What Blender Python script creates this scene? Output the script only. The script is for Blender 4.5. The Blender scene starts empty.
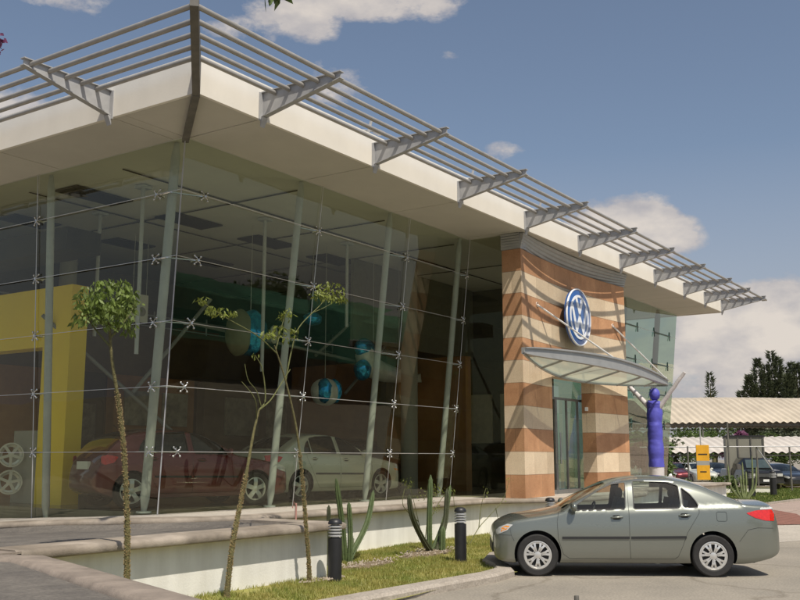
import bpy, bmesh, math, random
import numpy as np
from mathutils import Vector, Matrix, noise
random.seed(7)
R = math.radians
sc = bpy.context.scene
col = sc.collection
V3 = Vector

# ------------------------------------------------------------------ helpers
class MB:
    """collects shapes; build() links them as ONE mesh object"""
    def __init__(s):
        s.v = []; s.f = []; s.m = []
    def add(s, vs, fs, mi=0):
        o = len(s.v)
        s.v += [tuple(v) for v in vs]
        s.f += [tuple(i + o for i in f) for f in fs]
        s.m += [mi] * len(fs)
        return s
    def box(s, x0, x1, y0, y1, z0, z1, mi=0):
        vs = [(x, y, z) for x in (x0, x1) for y in (y0, y1) for z in (z0, z1)]
        fs = [(0, 1, 3, 2), (4, 6, 7, 5), (0, 4, 5, 1), (2, 3, 7, 6), (0, 2, 6, 4), (1, 5, 7, 3)]
        return s.add(vs, fs, mi)
    def obox(s, c, ax, ay, az, mi=0):
        c = V3(c); ax = V3(ax); ay = V3(ay); az = V3(az)
        vs = [c + ax * i + ay * j + az * k for i in (-1, 1) for j in (-1, 1) for k in (-1, 1)]
        fs = [(0, 1, 3, 2), (4, 6, 7, 5), (0, 4, 5, 1), (2, 3, 7, 6), (0, 2, 6, 4), (1, 5, 7, 3)]
        return s.add(vs, fs, mi)
    def tube(s, pts, r, n=8, mi=0, cap=True):
        pts = [V3(p) for p in pts]
        rs = r if isinstance(r, (list, tuple)) else [r] * len(pts)
        vs = []; fs = []
        for i, p in enumerate(pts):
            d = (pts[min(i + 1, len(pts) - 1)] - pts[max(i - 1, 0)]).normalized()
            ref = V3((0, 0, 1)) if abs(d.z) < .9 else V3((1, 0, 0))
            a = d.cross(ref).normalized(); b = d.cross(a)
            for k in range(n):
                t = 2 * math.pi * k / n
                vs.append(p + (a * math.cos(t) + b * math.sin(t)) * rs[i])
        for i in range(len(pts) - 1):
            for k in range(n):
                fs.append((i * n + k, i * n + (k + 1) % n, (i + 1) * n + (k + 1) % n, (i + 1) * n + k))
        if cap:
            fs.append(tuple(range(n - 1, -1, -1))); fs.append(tuple((len(pts) - 1) * n + k for k in range(n)))
        return s.add(vs, fs, mi)
    def prism(s, poly, axis, a, b, mi=0):
        """poly of 2D points extruded along axis from a to b; axis 0: (y,z), 1: (x,z), 2: (x,y)"""
        def P(p, t):
            return [(t, p[0], p[1]), (p[0], t, p[1]), (p[0], p[1], t)][axis]
        n = len(poly)
        vs = [P(p, a) for p in poly] + [P(p, b) for p in poly]
        fs = [tuple(range(n)), tuple(range(2 * n - 1, n - 1, -1))] + [(i, i + n, (i + 1) % n + n, (i + 1) % n) for i in range(n)]
        return s.add(vs, fs, mi)
    def lathe(s, prof, n=24, c=(0, 0, 0), ax=(0, 0, 1), mi=0):
        ax = V3(ax).normalized(); ref = V3((0, 0, 1)) if abs(ax.z) < .9 else V3((1, 0, 0))
        a = ax.cross(ref).normalized(); b = ax.cross(a); c = V3(c)
        vs = [c + ax * h + (a * math.cos(2 * math.pi * k / n) + b * math.sin(2 * math.pi * k / n)) * r for r, h in prof for k in range(n)]
        fs = [(i * n + k, i * n + (k + 1) % n, (i + 1) * n + (k + 1) % n, (i + 1) * n + k) for i in range(len(prof) - 1) for k in range(n)]
        return s.add(vs, fs, mi)
    def ball(s, c, r, nu=14, nv=9, sc3=(1, 1, 1), mi=0):
        c = V3(c)
        vs = []
        for j in range(nv + 1):
            t = math.pi * j / nv
            for k in range(nu):
                p = 2 * math.pi * k / nu
                vs.append(c + V3((math.sin(t) * math.cos(p) * sc3[0], math.sin(t) * math.sin(p) * sc3[1], math.cos(t) * sc3[2])) * r)
        fs = [(j * nu + k, (j + 1) * nu + k, (j + 1) * nu + (k + 1) % nu, j * nu + (k + 1) % nu) for j in range(nv) for k in range(nu)]
        return s.add(vs, fs, mi)
    def build(s, name, mat, parent=None, smooth=None, loc=None, fix=True):
        me = bpy.data.meshes.new(name)
        me.from_pydata(s.v, [], s.f)
        mats = mat if isinstance(mat, (list, tuple)) else [mat]
        for m in mats: me.materials.append(m)
        if len(mats) > 1:
            me.polygons.foreach_set('material_index', s.m)
        if fix:
            bm = bmesh.new(); bm.from_mesh(me)
            bmesh.ops.remove_doubles(bm, verts=bm.verts, dist=1e-5)
            bmesh.ops.recalc_face_normals(bm, faces=bm.faces)
            bm.to_mesh(me); bm.free()
        if smooth is not None:
            me.polygons.foreach_set('use_smooth', [True] * len(me.polygons))
            me.set_sharp_from_angle(angle=R(smooth))
        me.update()
        o = bpy.data.objects.new(name, me); col.objects.link(o)
        if parent: o.parent = parent
        if loc: o.location = loc
        return o

def empty(name, loc=(0, 0, 0), rz=0):
    o = bpy.data.objects.new(name, None); o.location = loc; o.rotation_euler.z = rz
    o.empty_display_size = .2
    col.objects.link(o); return o

def tag(o, label=None, cat=None, group=None, kind=None):
    for k, v in (('label', label), ('category', cat), ('group', group), ('kind', kind)):
        if v: o[k] = v
    return o

def kids(o): return [c for c in col.objects if c.parent == o]
def copy_tree(o, parent=None, linked=None):
    c = o.copy(); col.objects.link(c)
    if parent: c.parent = parent
    for ch in kids(o): copy_tree(ch, c)
    return c

# ------------------------------------------------------------------ materials
MATS = {}
def nmat(name):
    m = bpy.data.materials.new(name); m.use_nodes = True
    nt = m.node_tree; b = nt.nodes['Principled BSDF']
    return m, nt, b
def M(name, c=(.5, .5, .5), rough=.6, metal=0., var=.12, scale=6., bump=0., bscale=None, coat=0., spec=.5, c2=None, emis=None, detail=6):
    if name in MATS: return MATS[name]
    m, nt, b = nmat(name)
    N = nt.nodes.new; L = nt.links.new
    b.inputs['Roughness'].default_value = rough
    b.inputs['Metallic'].default_value = metal
    b.inputs['Coat Weight'].default_value = coat
    b.inputs['Coat Roughness'].default_value = .05
    b.inputs['Specular IOR Level'].default_value = spec
    tc = N('ShaderNodeTexCoord')
    nz = N('ShaderNodeTexNoise'); nz.inputs['Scale'].default_value = scale; nz.inputs['Detail'].default_value = detail
    nz.inputs['Roughness'].default_value = .65
    L(tc.outputs['Object'], nz.inputs['Vector'])
    cr = N('ShaderNodeValToRGB')
    a = c2 if c2 else tuple(x * (1 - var) for x in c)
    h = tuple(min(1, x * (1 + var)) for x in c)
    cr.color_ramp.elements[0].position = .3; cr.color_ramp.elements[1].position = .7
    cr.color_ramp.elements[0].color = (*a, 1); cr.color_ramp.elements[1].color = (*h, 1)
    L(nz.outputs['Fac'], cr.inputs['Fac']); L(cr.outputs['Color'], b.inputs['Base Color'])
    if bump:
        n2 = N('ShaderNodeTexNoise'); n2.inputs['Scale'].default_value = bscale or scale * 8; n2.inputs['Detail'].default_value = 8
        L(tc.outputs['Object'], n2.inputs['Vector'])
        bp = N('ShaderNodeBump'); bp.inputs['Strength'].default_value = bump; bp.inputs['Distance'].default_value = .02
        L(n2.outputs['Fac'], bp.inputs['Height']); L(bp.outputs['Normal'], b.inputs['Normal'])
    if emis:
        b.inputs['Emission Color'].default_value = (*emis[0], 1); b.inputs['Emission Strength'].default_value = emis[1]
    MATS[name] = m
    return m

def streaks(m, amt=.25, sc=(6, 6, .35)):
    nt = m.node_tree; N = nt.nodes.new; L = nt.links.new; b = nt.nodes['Principled BSDF']
    src = b.inputs['Base Color'].links[0].from_socket
    tc = N('ShaderNodeTexCoord'); mp = N('ShaderNodeMapping'); mp.inputs['Scale'].default_value = sc; L(tc.outputs['Object'], mp.inputs[0])
    nz = N('ShaderNodeTexNoise'); nz.inputs['Scale'].default_value = 1.0; nz.inputs['Detail'].default_value = 7; L(mp.outputs[0], nz.inputs['Vector'])
    cr = N('ShaderNodeValToRGB'); cr.color_ramp.elements[0].position = .38; cr.color_ramp.elements[1].position = .62
    cr.color_ramp.elements[0].color = (1 - amt, 1 - amt * 1.05, 1 - amt * 1.15, 1); cr.color_ramp.elements[1].color = (1, 1, 1, 1); L(nz.outputs['Fac'], cr.inputs[0])
    mx = N('ShaderNodeMix'); mx.data_type = 'RGBA'; mx.blend_type = 'MULTIPLY'; mx.inputs[0].default_value = 1
    L(src, mx.inputs['A']); L(cr.outputs[0], mx.inputs['B']); L(mx.outputs['Result'], b.inputs['Base Color'])
def glass_mat(name, tint, base=.07, power=3.5, rough=0.0, hi=.9):
    m = bpy.data.materials.new(name); m.use_nodes = True; nt = m.node_tree; nt.nodes.clear()
    N = nt.nodes.new; L = nt.links.new
    out = N('ShaderNodeOutputMaterial'); mx = N('ShaderNodeMixShader')
    tr = N('ShaderNodeBsdfTransparent'); tr.inputs[0].default_value = (*tint, 1)
    gl = N('ShaderNodeBsdfGlossy'); gl.inputs['Roughness'].default_value = rough; gl.inputs['Color'].default_value = (.98, .96, .86, 1)
    lw = N('ShaderNodeLayerWeight'); lw.inputs['Blend'].default_value = .5
    pw = N('ShaderNodeMath'); pw.operation = 'POWER'; pw.inputs[1].default_value = power
    ml = N('ShaderNodeMath'); ml.operation = 'MULTIPLY_ADD'; ml.inputs[1].default_value = hi; ml.inputs[2].default_value = base
    L(lw.outputs['Facing'], pw.inputs[0]); L(pw.outputs[0], ml.inputs[0]); L(ml.outputs[0], mx.inputs[0])
    # very slight waviness of real panes
    nz = N('ShaderNodeTexNoise'); nz.inputs['Scale'].default_value = .7
    tc = N('ShaderNodeTexCoord'); L(tc.outputs['Object'], nz.inputs['Vector'])
    bp = N('ShaderNodeBump'); bp.inputs['Strength'].default_value = .06; bp.inputs['Distance'].default_value = .05
    L(nz.outputs['Fac'], bp.inputs['Height']); L(bp.outputs['Normal'], gl.inputs['Normal'])
    L(tr.outputs[0], mx.inputs[1]); L(gl.outputs[0], mx.inputs[2]); L(mx.outputs[0], out.inputs[0])
    return m

m_facade_glass = glass_mat('facade_glass', (.75, .785, .65), .042, 3.6, hi=.85)
m_wing_glass = glass_mat('wing_glass', (.60, .74, .65), .10, 3.0)
m_canopy_glass = M('frosted_glass', (.50, .56, .50), .25, var=.08, scale=2)
_nt = m_canopy_glass.node_tree; _b = _nt.nodes['Principled BSDF']; _tl = _nt.nodes.new('ShaderNodeBsdfTranslucent'); _tl.inputs[0].default_value = (.62, .70, .60, 1)
_tr = _nt.nodes.new('ShaderNodeBsdfTransparent'); _tr.inputs[0].default_value = (.75, .82, .76, 1)
_m1 = _nt.nodes.new('ShaderNodeMixShader'); _m1.inputs[0].default_value = .45; _m2 = _nt.nodes.new('ShaderNodeMixShader'); _m2.inputs[0].default_value = .30
_nt.links.new(_b.outputs[0], _m1.inputs[1]); _nt.links.new(_tl.outputs[0], _m1.inputs[2]); _nt.links.new(_m1.outputs[0], _m2.inputs[1]); _nt.links.new(_tr.outputs[0], _m2.inputs[2]); _nt.links.new(_m2.outputs[0], _nt.nodes['Material Output'].inputs[0])
m_car_glass = glass_mat('car_glass', (.74, .80, .77), .05, 3.5)
m_screen_glass = glass_mat('screen_glass', (.30, .37, .38), .07, 3.2)
m_dark_car_glass = glass_mat('dark_car_glass', (.12, .15, .14), .06, 3.5)
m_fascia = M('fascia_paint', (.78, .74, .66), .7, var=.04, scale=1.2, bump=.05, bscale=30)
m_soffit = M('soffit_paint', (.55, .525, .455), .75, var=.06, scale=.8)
m_ceiling = M('ceiling_paint', (.72, .71, .70), .8, var=.05, scale=.7)
streaks(m_fascia, .03, (2.5, 2.5, .4)); m_steel = M('grey_painted_steel', (.38, .38, .38), .45, var=.12, scale=5)
m_tube = M('louver_tube_metal', (.36, .34, .31), .4, metal=.2, var=.14, scale=3)
m_darksteel = M('dark_steel', (.14, .13, .11), .55, var=.25, scale=4)
m_post = M('post_paint', (.50, .52, .56), .4, var=.1, scale=4)
m_chrome = M('stainless_steel', (.60, .60, .58), .22, metal=.9, var=.05)
m_rod = M('stainless_rod', (.58, .58, .56), .3, metal=.5, var=.05)
m_cornice = M('cornice_metal', (.40, .40, .39), .42, metal=.35, var=.12, scale=3)
m_coping = M('coping_stone', (.335, .285, .23), .8, var=.30, scale=3.2, bump=.25, bscale=60)
m_coping_dark = M('coping_stone_shaded', (.25, .205, .165), .85, var=.30, scale=3.2, bump=.3, bscale=60)  # same stone, tree shade on the near coping put into a darker colour
m_wall = M('white_rendered_wall', (.82, .80, .73), .85, var=.06, scale=1.6, bump=.15, bscale=50)
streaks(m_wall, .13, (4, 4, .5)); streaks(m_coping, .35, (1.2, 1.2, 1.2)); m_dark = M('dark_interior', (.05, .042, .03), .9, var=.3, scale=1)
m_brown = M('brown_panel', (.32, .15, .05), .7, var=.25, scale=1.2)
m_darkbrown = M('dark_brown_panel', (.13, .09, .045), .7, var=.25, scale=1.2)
m_grey_panel = M('grey_panel', (.32, .31, .28), .7, var=.1, scale=1)
m_yellow = M('yellow_paint', (1.0, .68, .02), .5, var=.05, scale=1)
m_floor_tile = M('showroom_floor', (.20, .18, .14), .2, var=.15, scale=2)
m_white = M('white_paint', (.8, .8, .78), .5, var=.04)
m_blue_foil = M('blue_foil', (.04, .38, .95), .15, metal=.75, var=.5, scale=9, bump=.9, bscale=8)
m_white_foil = M('white_foil', (.62, .64, .62), .35, metal=.2, var=.2, scale=6, bump=.5, bscale=7)
m_black = M('black_plastic', (.018, .018, .02), .45, var=.2, scale=8)
m_rubber = M('rubber', (.022, .021, .02), .8, var=.25, scale=12, bump=.1)
m_trim = M('black_trim', (.02, .02, .02), .55, var=.1)
m_seam = M('panel_gap', (.01, .01, .01), .9, var=.0)
m_rim = M('wheel_silver', (.62, .61, .58), .32, metal=.55, var=.06, scale=6)
m_seat = M('seat_fabric', (.16, .17, .17), .9, var=.2, scale=20)
m_bark = M('spiny_bark', (.13, .115, .045), .9, var=.4, scale=25, bump=.8, bscale=70)
m_greenbark = M('green_bark', (.11, .115, .035), .8, var=.3, scale=18, bump=.4, bscale=60)
m_thorn = M('thorn', (.26, .19, .085), .8, var=.3, scale=30)
m_cactus = M('cactus_skin', (.075, .105, .035), .65, var=.25, scale=9, bump=.3, bscale=40)
m_cactus_dark = M('cactus_skin_dark', (.05, .055, .022), .65, var=.3, scale=9, bump=.3, bscale=40)
m_blue_cloth = M('blue_nylon', (.09, .09, .46), .55, var=.15, scale=4, bump=.5, bscale=7)
m_white_cloth = M('white_nylon', (.62, .58, .56), .6, var=.08, scale=4, bump=.5, bscale=7)
m_redlens = M('red_lens', (.62, .012, .008), .12, var=.25, scale=30, coat=1)
m_clearlens = M('clear_lens', (.55, .55, .52), .1, var=.2, scale=30, coat=1)
m_amber = M('amber_lens', (.85, .30, .02), .15, var=.2, scale=30, coat=1)

def leaf_mat(name, c, var=.5, trans=.35, c2=None):
    m, nt, b = nmat(name); N = nt.nodes.new; L = nt.links.new
    b.inputs['Roughness'].default_value = .55
    tc = N('ShaderNodeTexCoord'); nz = N('ShaderNodeTexNoise'); nz.inputs['Scale'].default_value = 1.7; nz.inputs['Detail'].default_value = 8
    nz.inputs['Roughness'].default_value = .8
    L(tc.outputs['Object'], nz.inputs['Vector'])
    cr = N('ShaderNodeValToRGB'); cr.color_ramp.elements[0].position = .35; cr.color_ramp.elements[1].position = .65
    cr.color_ramp.elements[0].color = (*(c2 or [x * (1 - var) for x in c]), 1); cr.color_ramp.elements[1].color = (*[x * (1 + (0 if c2 else var)) for x in c], 1)
    L(nz.outputs['Fac'], cr.inputs['Fac']); L(cr.outputs['Color'], b.inputs['Base Color'])
    tl = N('ShaderNodeBsdfTranslucent'); L(cr.outputs['Color'], tl.inputs['Color'])
    mx = N('ShaderNodeMixShader'); mx.inputs[0].default_value = trans
    out = nt.nodes['Material Output']
    L(b.outputs[0], mx.inputs[1]); L(tl.outputs[0], mx.inputs[2]); L(mx.outputs[0], out.inputs[0])
    return m
m_leaf = leaf_mat('leaf_green', (.085, .13, .03))
m_leaf_light = leaf_mat('leaf_yellow_green', (.17, .20, .03))
M_LEAF1 = leaf_mat('leaf_mid_green', (.14, .19, .04))
m_conifer = leaf_mat('conifer_green', (.085, .10, .05), .45, .2)
m_bush = leaf_mat('bush_green', (.10, .15, .035))
m_purple = leaf_mat('purple_blossom', (.20, .06, .13), .4)
m_grass = leaf_mat('grass_blade', (.19, .25, .045), .45, .3, (.40, .34, .10))

def ground_mat(name, c, c2, scale=.6, fine=40, bump=.3, joints=None, cracks=False):
    m, nt, b = nmat(name); N = nt.nodes.new; L = nt.links.new
    b.inputs['Roughness'].default_value = .9
    tc = N('ShaderNodeTexCoord')
    n1 = N('ShaderNodeTexNoise'); n1.inputs['Scale'].default_value = scale; n1.inputs['Detail'].default_value = 9; n1.inputs['Roughness'].default_value = .7
    n2 = N('ShaderNodeTexNoise'); n2.inputs['Scale'].default_value = fine; n2.inputs['Detail'].default_value = 6
    L(tc.outputs['Object'], n1.inputs['Vector']); L(tc.outputs['Object'], n2.inputs['Vector'])
    cr = N('ShaderNodeValToRGB'); cr.color_ramp.elements[0].position = .33; cr.color_ramp.elements[1].position = .68
    cr.color_ramp.elements[0].color = (*c2, 1); cr.color_ramp.elements[1].color = (*c, 1)
    L(n1.outputs['Fac'], cr.inputs['Fac'])
    mx = N('ShaderNodeMix'); mx.data_type = 'RGBA'; mx.blend_type = 'MULTIPLY'; mx.inputs[0].default_value = .6
    cr2 = N('ShaderNodeValToRGB'); cr2.color_ramp.elements[0].position = .3; cr2.color_ramp.elements[1].position = .65
    cr2.color_ramp.elements[0].color = (.6, .6, .6, 1); cr2.color_ramp.elements[1].color = (1.15, 1.15, 1.15, 1)
    L(n2.outputs['Fac'], cr2.inputs['Fac']); L(cr.outputs['Color'], mx.inputs['A']); L(cr2.outputs['Color'], mx.inputs['B'])
    res = mx.outputs['Result']
    if joints:
        br = N('ShaderNodeTexBrick'); br.inputs['Scale'].default_value = 1; br.offset = 0
        br.inputs['Brick Width'].default_value = joints; br.inputs['Row Height'].default_value = joints; br.inputs['Mortar Size'].default_value = .012
        br.inputs['Color1'].default_value = (1, 1, 1, 1); br.inputs['Color2'].default_value = (.93, .93, .93, 1); br.inputs['Mortar'].default_value = (.4, .38, .35, 1)
        L(tc.outputs['Object'], br.inputs['Vector'])
        m2 = N('ShaderNodeMix'); m2.data_type = 'RGBA'; m2.blend_type = 'MULTIPLY'; m2.inputs[0].default_value = 1
        L(res, m2.inputs['A']); L(br.outputs['Color'], m2.inputs['B']); res = m2.outputs['Result']
    if cracks:
        vo = N('ShaderNodeTexVoronoi'); vo.feature = 'DISTANCE_TO_EDGE'; vo.inputs['Scale'].default_value = .23
        nw = N('ShaderNodeTexNoise'); nw.inputs['Scale'].default_value = 1.3; nw.inputs['Detail'].default_value = 5
        L(tc.outputs['Object'], nw.inputs['Vector'])
        va = N('ShaderNodeVectorMath'); va.operation = 'MULTIPLY_ADD'; va.inputs[1].default_value = (.9, .9, .9)
        L(nw.outputs['Color'], va.inputs[0]); L(tc.outputs['Object'], va.inputs[2]); L(va.outputs[0], vo.inputs['Vector'])
        c3 = N('ShaderNodeValToRGB'); c3.color_ramp.elements[0].position = .0; c3.color_ramp.elements[1].position = .016
        c3.color_ramp.elements[0].color = (.74, .72, .69, 1); c3.color_ramp.elements[1].color = (1, 1, 1, 1)
        L(vo.outputs['Distance'], c3.inputs['Fac'])
        m3 = N('ShaderNodeMix'); m3.data_type = 'RGBA'; m3.blend_type = 'MULTIPLY'; m3.inputs[0].default_value = 1
        L(res, m3.inputs['A']); L(c3.outputs['Color'], m3.inputs['B']); res = m3.outputs['Result']
    L(res, b.inputs['Base Color'])
    bp = N('ShaderNodeBump'); bp.inputs['Strength'].default_value = bump; bp.inputs['Distance'].default_value = .02
    L(n2.outputs['Fac'], bp.inputs['Height']); L(bp.outputs['Normal'], b.inputs['Normal'])
    return m
m_ground = ground_mat('parking_concrete', (.34, .30, .24), (.24, .215, .175), .5, 30, .25, cracks=True)
m_asphalt = ground_mat('ramp_asphalt', (.18, .16, .135), (.095, .085, .075), 1.8, 30, 1.0)
m_soil = ground_mat('soil', (.24, .18, .11), (.13, .10, .06), 3, 30, .8)
m_turf = ground_mat('turf', (.27, .28, .055), (.34, .29, .10), 1.6, 40, .9)
m_plaza = ground_mat('pink_paving', (.44, .33, .27), (.36, .28, .23), .8, 20, .2, joints=1.5)
m_brick_band = ground_mat('red_brick_paving', (.30, .13, .09), (.22, .10, .07), 2, 20, .3, joints=.3)
m_pale = ground_mat('pale_concrete', (.50, .45, .38), (.40, .36, .30), .8, 20, .2)
m_kerb = ground_mat('kerb_concrete', (.42, .37, .31), (.30, .26, .21), 2, 30, .4)

def stone_mat():
    m, nt, b = nmat('banded_stone'); N = nt.nodes.new; L = nt.links.new
    b.inputs['Roughness'].default_value = .75
    tc = N('ShaderNodeTexCoord'); sp = N('ShaderNodeSeparateXYZ'); L(tc.outputs['Object'], sp.inputs[0])
    def mth(op, a, bb=None, c=None):
        n = N('ShaderNodeMath'); n.operation = op
        for i, x in enumerate((a, bb, c)):
            if x is None: continue
            if isinstance(x, (int, float)): n.inputs[i].default_value = x
            else: L(x, n.inputs[i])
        return n.outputs[0]
    BH = .5245
    k = mth('DIVIDE', mth('SUBTRACT', 6.62, sp.outputs['Z']), BH)
    fl = mth('FLOOR', k); par = mth('FLOORED_MODULO', fl, 2.)          # 0 -> orange, 1 -> cream
    fr = mth('FRACT', k)
    n1 = N('ShaderNodeTexNoise'); n1.inputs['Scale'].default_value = 2.2; n1.inputs['Detail'].default_value = 8; n1.inputs['Roughness'].default_value = .7
    n2 = N('ShaderNodeTexNoise'); n2.inputs['Scale'].default_value = 45; n2.inputs['Detail'].default_value = 4
    L(tc.outputs['Object'], n1.inputs['Vector']); L(tc.outputs['Object'], n2.inputs['Vector'])
    def ramp(src, a, c, p0=.3, p1=.7):
        r = N('ShaderNodeValToRGB'); r.color_ramp.elements[0].position = p0; r.color_ramp.elements[1].position = p1
        r.color_ramp.elements[0].color = (*a, 1); r.color_ramp.elements[1].color = (*c, 1); L(src, r.inputs['Fac']); return r.outputs['Color']
    org = ramp(n1.outputs['Fac'], (.42, .21, .10), (.60, .33, .17)); crm = ramp(n1.outputs['Fac'], (.64, .50, .34), (.74, .61, .43))
    mx = N('ShaderNodeMix'); mx.data_type = 'RGBA'; L(par, mx.inputs[0]); L(org, mx.inputs['A']); L(crm, mx.inputs['B'])
    # each slab slightly different: cells of x along the wall and the course number
    sx = mth('FLOOR', mth('DIVIDE', mth('ADD', mth('ADD', sp.outputs['X'], mth('MULTIPLY', sp.outputs['Y'], .9)), mth('MULTIPLY', fl, .37)), .86))
    cb = N('ShaderNodeCombineXYZ'); L(sx, cb.inputs[0]); L(fl, cb.inputs[1])
    wn = N('ShaderNodeTexWhiteNoise'); wn.noise_dimensions = '2D'; L(cb.outputs[0], wn.inputs['Vector'])
    tone = ramp(wn.outputs['Value'], (.78, .76, .74), (1.08, 1.06, 1.05), 0, 1)
    m2 = N('ShaderNodeMix'); m2.data_type = 'RGBA'; m2.blend_type = 'MULTIPLY'; m2.inputs[0].default_value = 1; L(mx.outputs['Result'], m2.inputs['A']); L(tone, m2.inputs['B'])
    grain = ramp(n2.outputs['Fac'], (.84, .84, .84), (1.06, 1.06, 1.06))
    m3 = N('ShaderNodeMix'); m3.data_type = 'RGBA'; m3.blend_type = 'MULTIPLY'; m3.inputs[0].default_value = 1; L(m2.outputs['Result'], m3.inputs['A']); L(grain, m3.inputs['B'])
    jl = mth('LESS_THAN', fr, .02)
    fx = mth('FRACT', mth('DIVIDE', mth('ADD', mth('ADD', sp.outputs['X'], mth('MULTIPLY', sp.outputs['Y'], .9)), mth('MULTIPLY', fl, .37)), .86))
    jx = mth('MULTIPLY', mth('LESS_THAN', fx, .012), .6)
    j = mth('MAXIMUM', jl, jx)
    m4 = N('ShaderNodeMix'); m4.data_type = 'RGBA'; L(mth('MULTIPLY', j, .75), m4.inputs[0]); L(m3.outputs['Result'], m4.inputs['A']); m4.inputs['B'].default_value = (.16, .09, .05, 1)
    L(m4.outputs['Result'], b.inputs['Base Color'])
    bp = N('ShaderNodeBump'); bp.inputs['Strength'].default_value = .25; bp.inputs['Distance'].default_value = .01
    L(n2.outputs['Fac'], bp.inputs['Height']); L(bp.outputs['Normal'], b.inputs['Normal'])
    return m
m_stone = stone_mat()

def car_paint(name, c, metal=.5, rough=.26):
    m, nt, b = nmat(name); N = nt.nodes.new; L = nt.links.new
    b.inputs['Metallic'].default_value = metal; b.inputs['Roughness'].default_value = rough
    b.inputs['Coat Weight'].default_value = .9; b.inputs['Coat Roughness'].default_value = .04
    tc = N('ShaderNodeTexCoord'); sp = N('ShaderNodeSeparateXYZ'); L(tc.outputs['Object'], sp.inputs[0])
    nz = N('ShaderNodeTexNoise'); nz.inputs['Scale'].default_value = 3; nz.inputs['Detail'].default_value = 8; L(tc.outputs['Object'], nz.inputs['Vector'])
    # road dust: stronger towards the sills
    mr = N('ShaderNodeMapRange'); mr.inputs[1].default_value = .15; mr.inputs[2].default_value = .8; mr.inputs[3].default_value = .5; mr.inputs[4].default_value = .03
    L(sp.outputs['Z'], mr.inputs[0])
    mu = N('ShaderNodeMath'); mu.operation = 'MULTIPLY'; L(mr.outputs[0], mu.inputs[0]); L(nz.outputs['Fac'], mu.inputs[1])
    mx = N('ShaderNodeMix'); mx.data_type = 'RGBA'; L(mu.outputs[0], mx.inputs[0]); mx.inputs['A'].default_value = (*c, 1); mx.inputs['B'].default_value = (.28, .25, .20, 1)
    L(mx.outputs['Result'], b.inputs['Base Color'])
    ra = N('ShaderNodeMath'); ra.operation = 'MULTIPLY_ADD'; ra.inputs[1].default_value = .6; ra.inputs[2].default_value = rough; L(mu.outputs[0], ra.inputs[0]); L(ra.outputs[0], b.inputs['Roughness'])
    return m

# ------------------------------------------------------------------ camera, sun, sky
C = V3((-11.118, -12.323, 1.75))
AZ = R(34.256); PITCH = R(9.214)
fwd_h = V3((math.cos(AZ), math.sin(AZ), 0)); rgt = V3((math.sin(AZ), -math.cos(AZ), 0))
def site(lat, dep, z=0.):
    """street-side frame: lat metres along the far car park, dep metres down the street"""
    p = V3((-11.118, -12.323, 0)) + fwd_h * dep + rgt * lat
    return V3((p.x, p.y, z))
cam = bpy.data.cameras.new('camera'); co = bpy.data.objects.new('camera', cam); col.objects.link(co)
cam.sensor_width = 36; cam.lens = 36 * 974 / 800; cam.clip_end = 3000
co.location = C
fw = fwd_h * math.cos(PITCH) + V3((0, 0, math.sin(PITCH)))
co.rotation_euler = fw.to_track_quat('-Z', 'Y').to_euler()
sc.camera = co

sun_dir = V3((-.30, -.56, 1.0)).normalized()
sd = bpy.data.lights.new('sun', 'SUN'); sd.energy = 4.5; sd.angle = R(.53); sd.color = (1, .93, .82)
so = bpy.data.objects.new('sun', sd); col.objects.link(so); so.rotation_euler = sun_dir.to_track_quat('Z', 'Y').to_euler()
so.location = (0, 0, 30)

w = bpy.data.worlds.new('World'); sc.world = w; w.use_nodes = True
nt = w.node_tree; nt.nodes.clear(); N = nt.nodes.new; L = nt.links.new
wo = N('ShaderNodeOutputWorld'); bg = N('ShaderNodeBackground'); bg.inputs[1].default_value = .085
sky = N('ShaderNodeTexSky'); sky.sky_type = 'NISHITA'; sky.sun_disc = False
sky.sun_elevation = math.asin(sun_dir.z); sky.sun_rotation = math.atan2(sun_dir.x, sun_dir.y)
sky.dust_density = 1.5; sky.ozone_density = 1.2; sky.air_density = 1.0
hs = N('ShaderNodeHueSaturation'); hs.inputs['Saturation'].default_value = .88; hs.inputs['Value'].default_value = 1.2
L(sky.outputs[0], hs.inputs['Color'])
tc = N('ShaderNodeTexCoord')
nrm = N('ShaderNodeVectorMath'); nrm.operation = 'NORMALIZE'; L(tc.outputs['Generated'], nrm.inputs[0])
def wm(op, a, b=None, c=None, clamp=False):
    n = N('ShaderNodeMath'); n.operation = op; n.use_clamp = clamp
    for i, x in enumerate((a, b, c)):
        if x is None: continue
        if isinstance(x, (int, float)): n.inputs[i].default_value = x
        else: L(x, n.inputs[i])
    return n.outputs[0]
def dotv(v):
    n = N('ShaderNodeVectorMath'); n.operation = 'DOT_PRODUCT'; L(nrm.outputs[0], n.inputs[0]); n.inputs[1].default_value = v; return n.outputs['Value']
cn = N('ShaderNodeTexNoise'); cn.inputs['Scale'].default_value = 11; cn.inputs['Detail'].default_value = 10; cn.inputs['Roughness'].default_value = .62
mpg = N('ShaderNodeMapping'); mpg.inputs['Scale'].default_value = (1, 1, 1.9); L(nrm.outputs[0], mpg.inputs[0]); L(mpg.outputs[0], cn.inputs['Vector'])
cn2 = N('ShaderNodeTexNoise'); cn2.inputs['Scale'].default_value = 26; cn2.inputs['Detail'].default_value = 8; L(mpg.outputs[0], cn2.inputs['Vector'])
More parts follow.
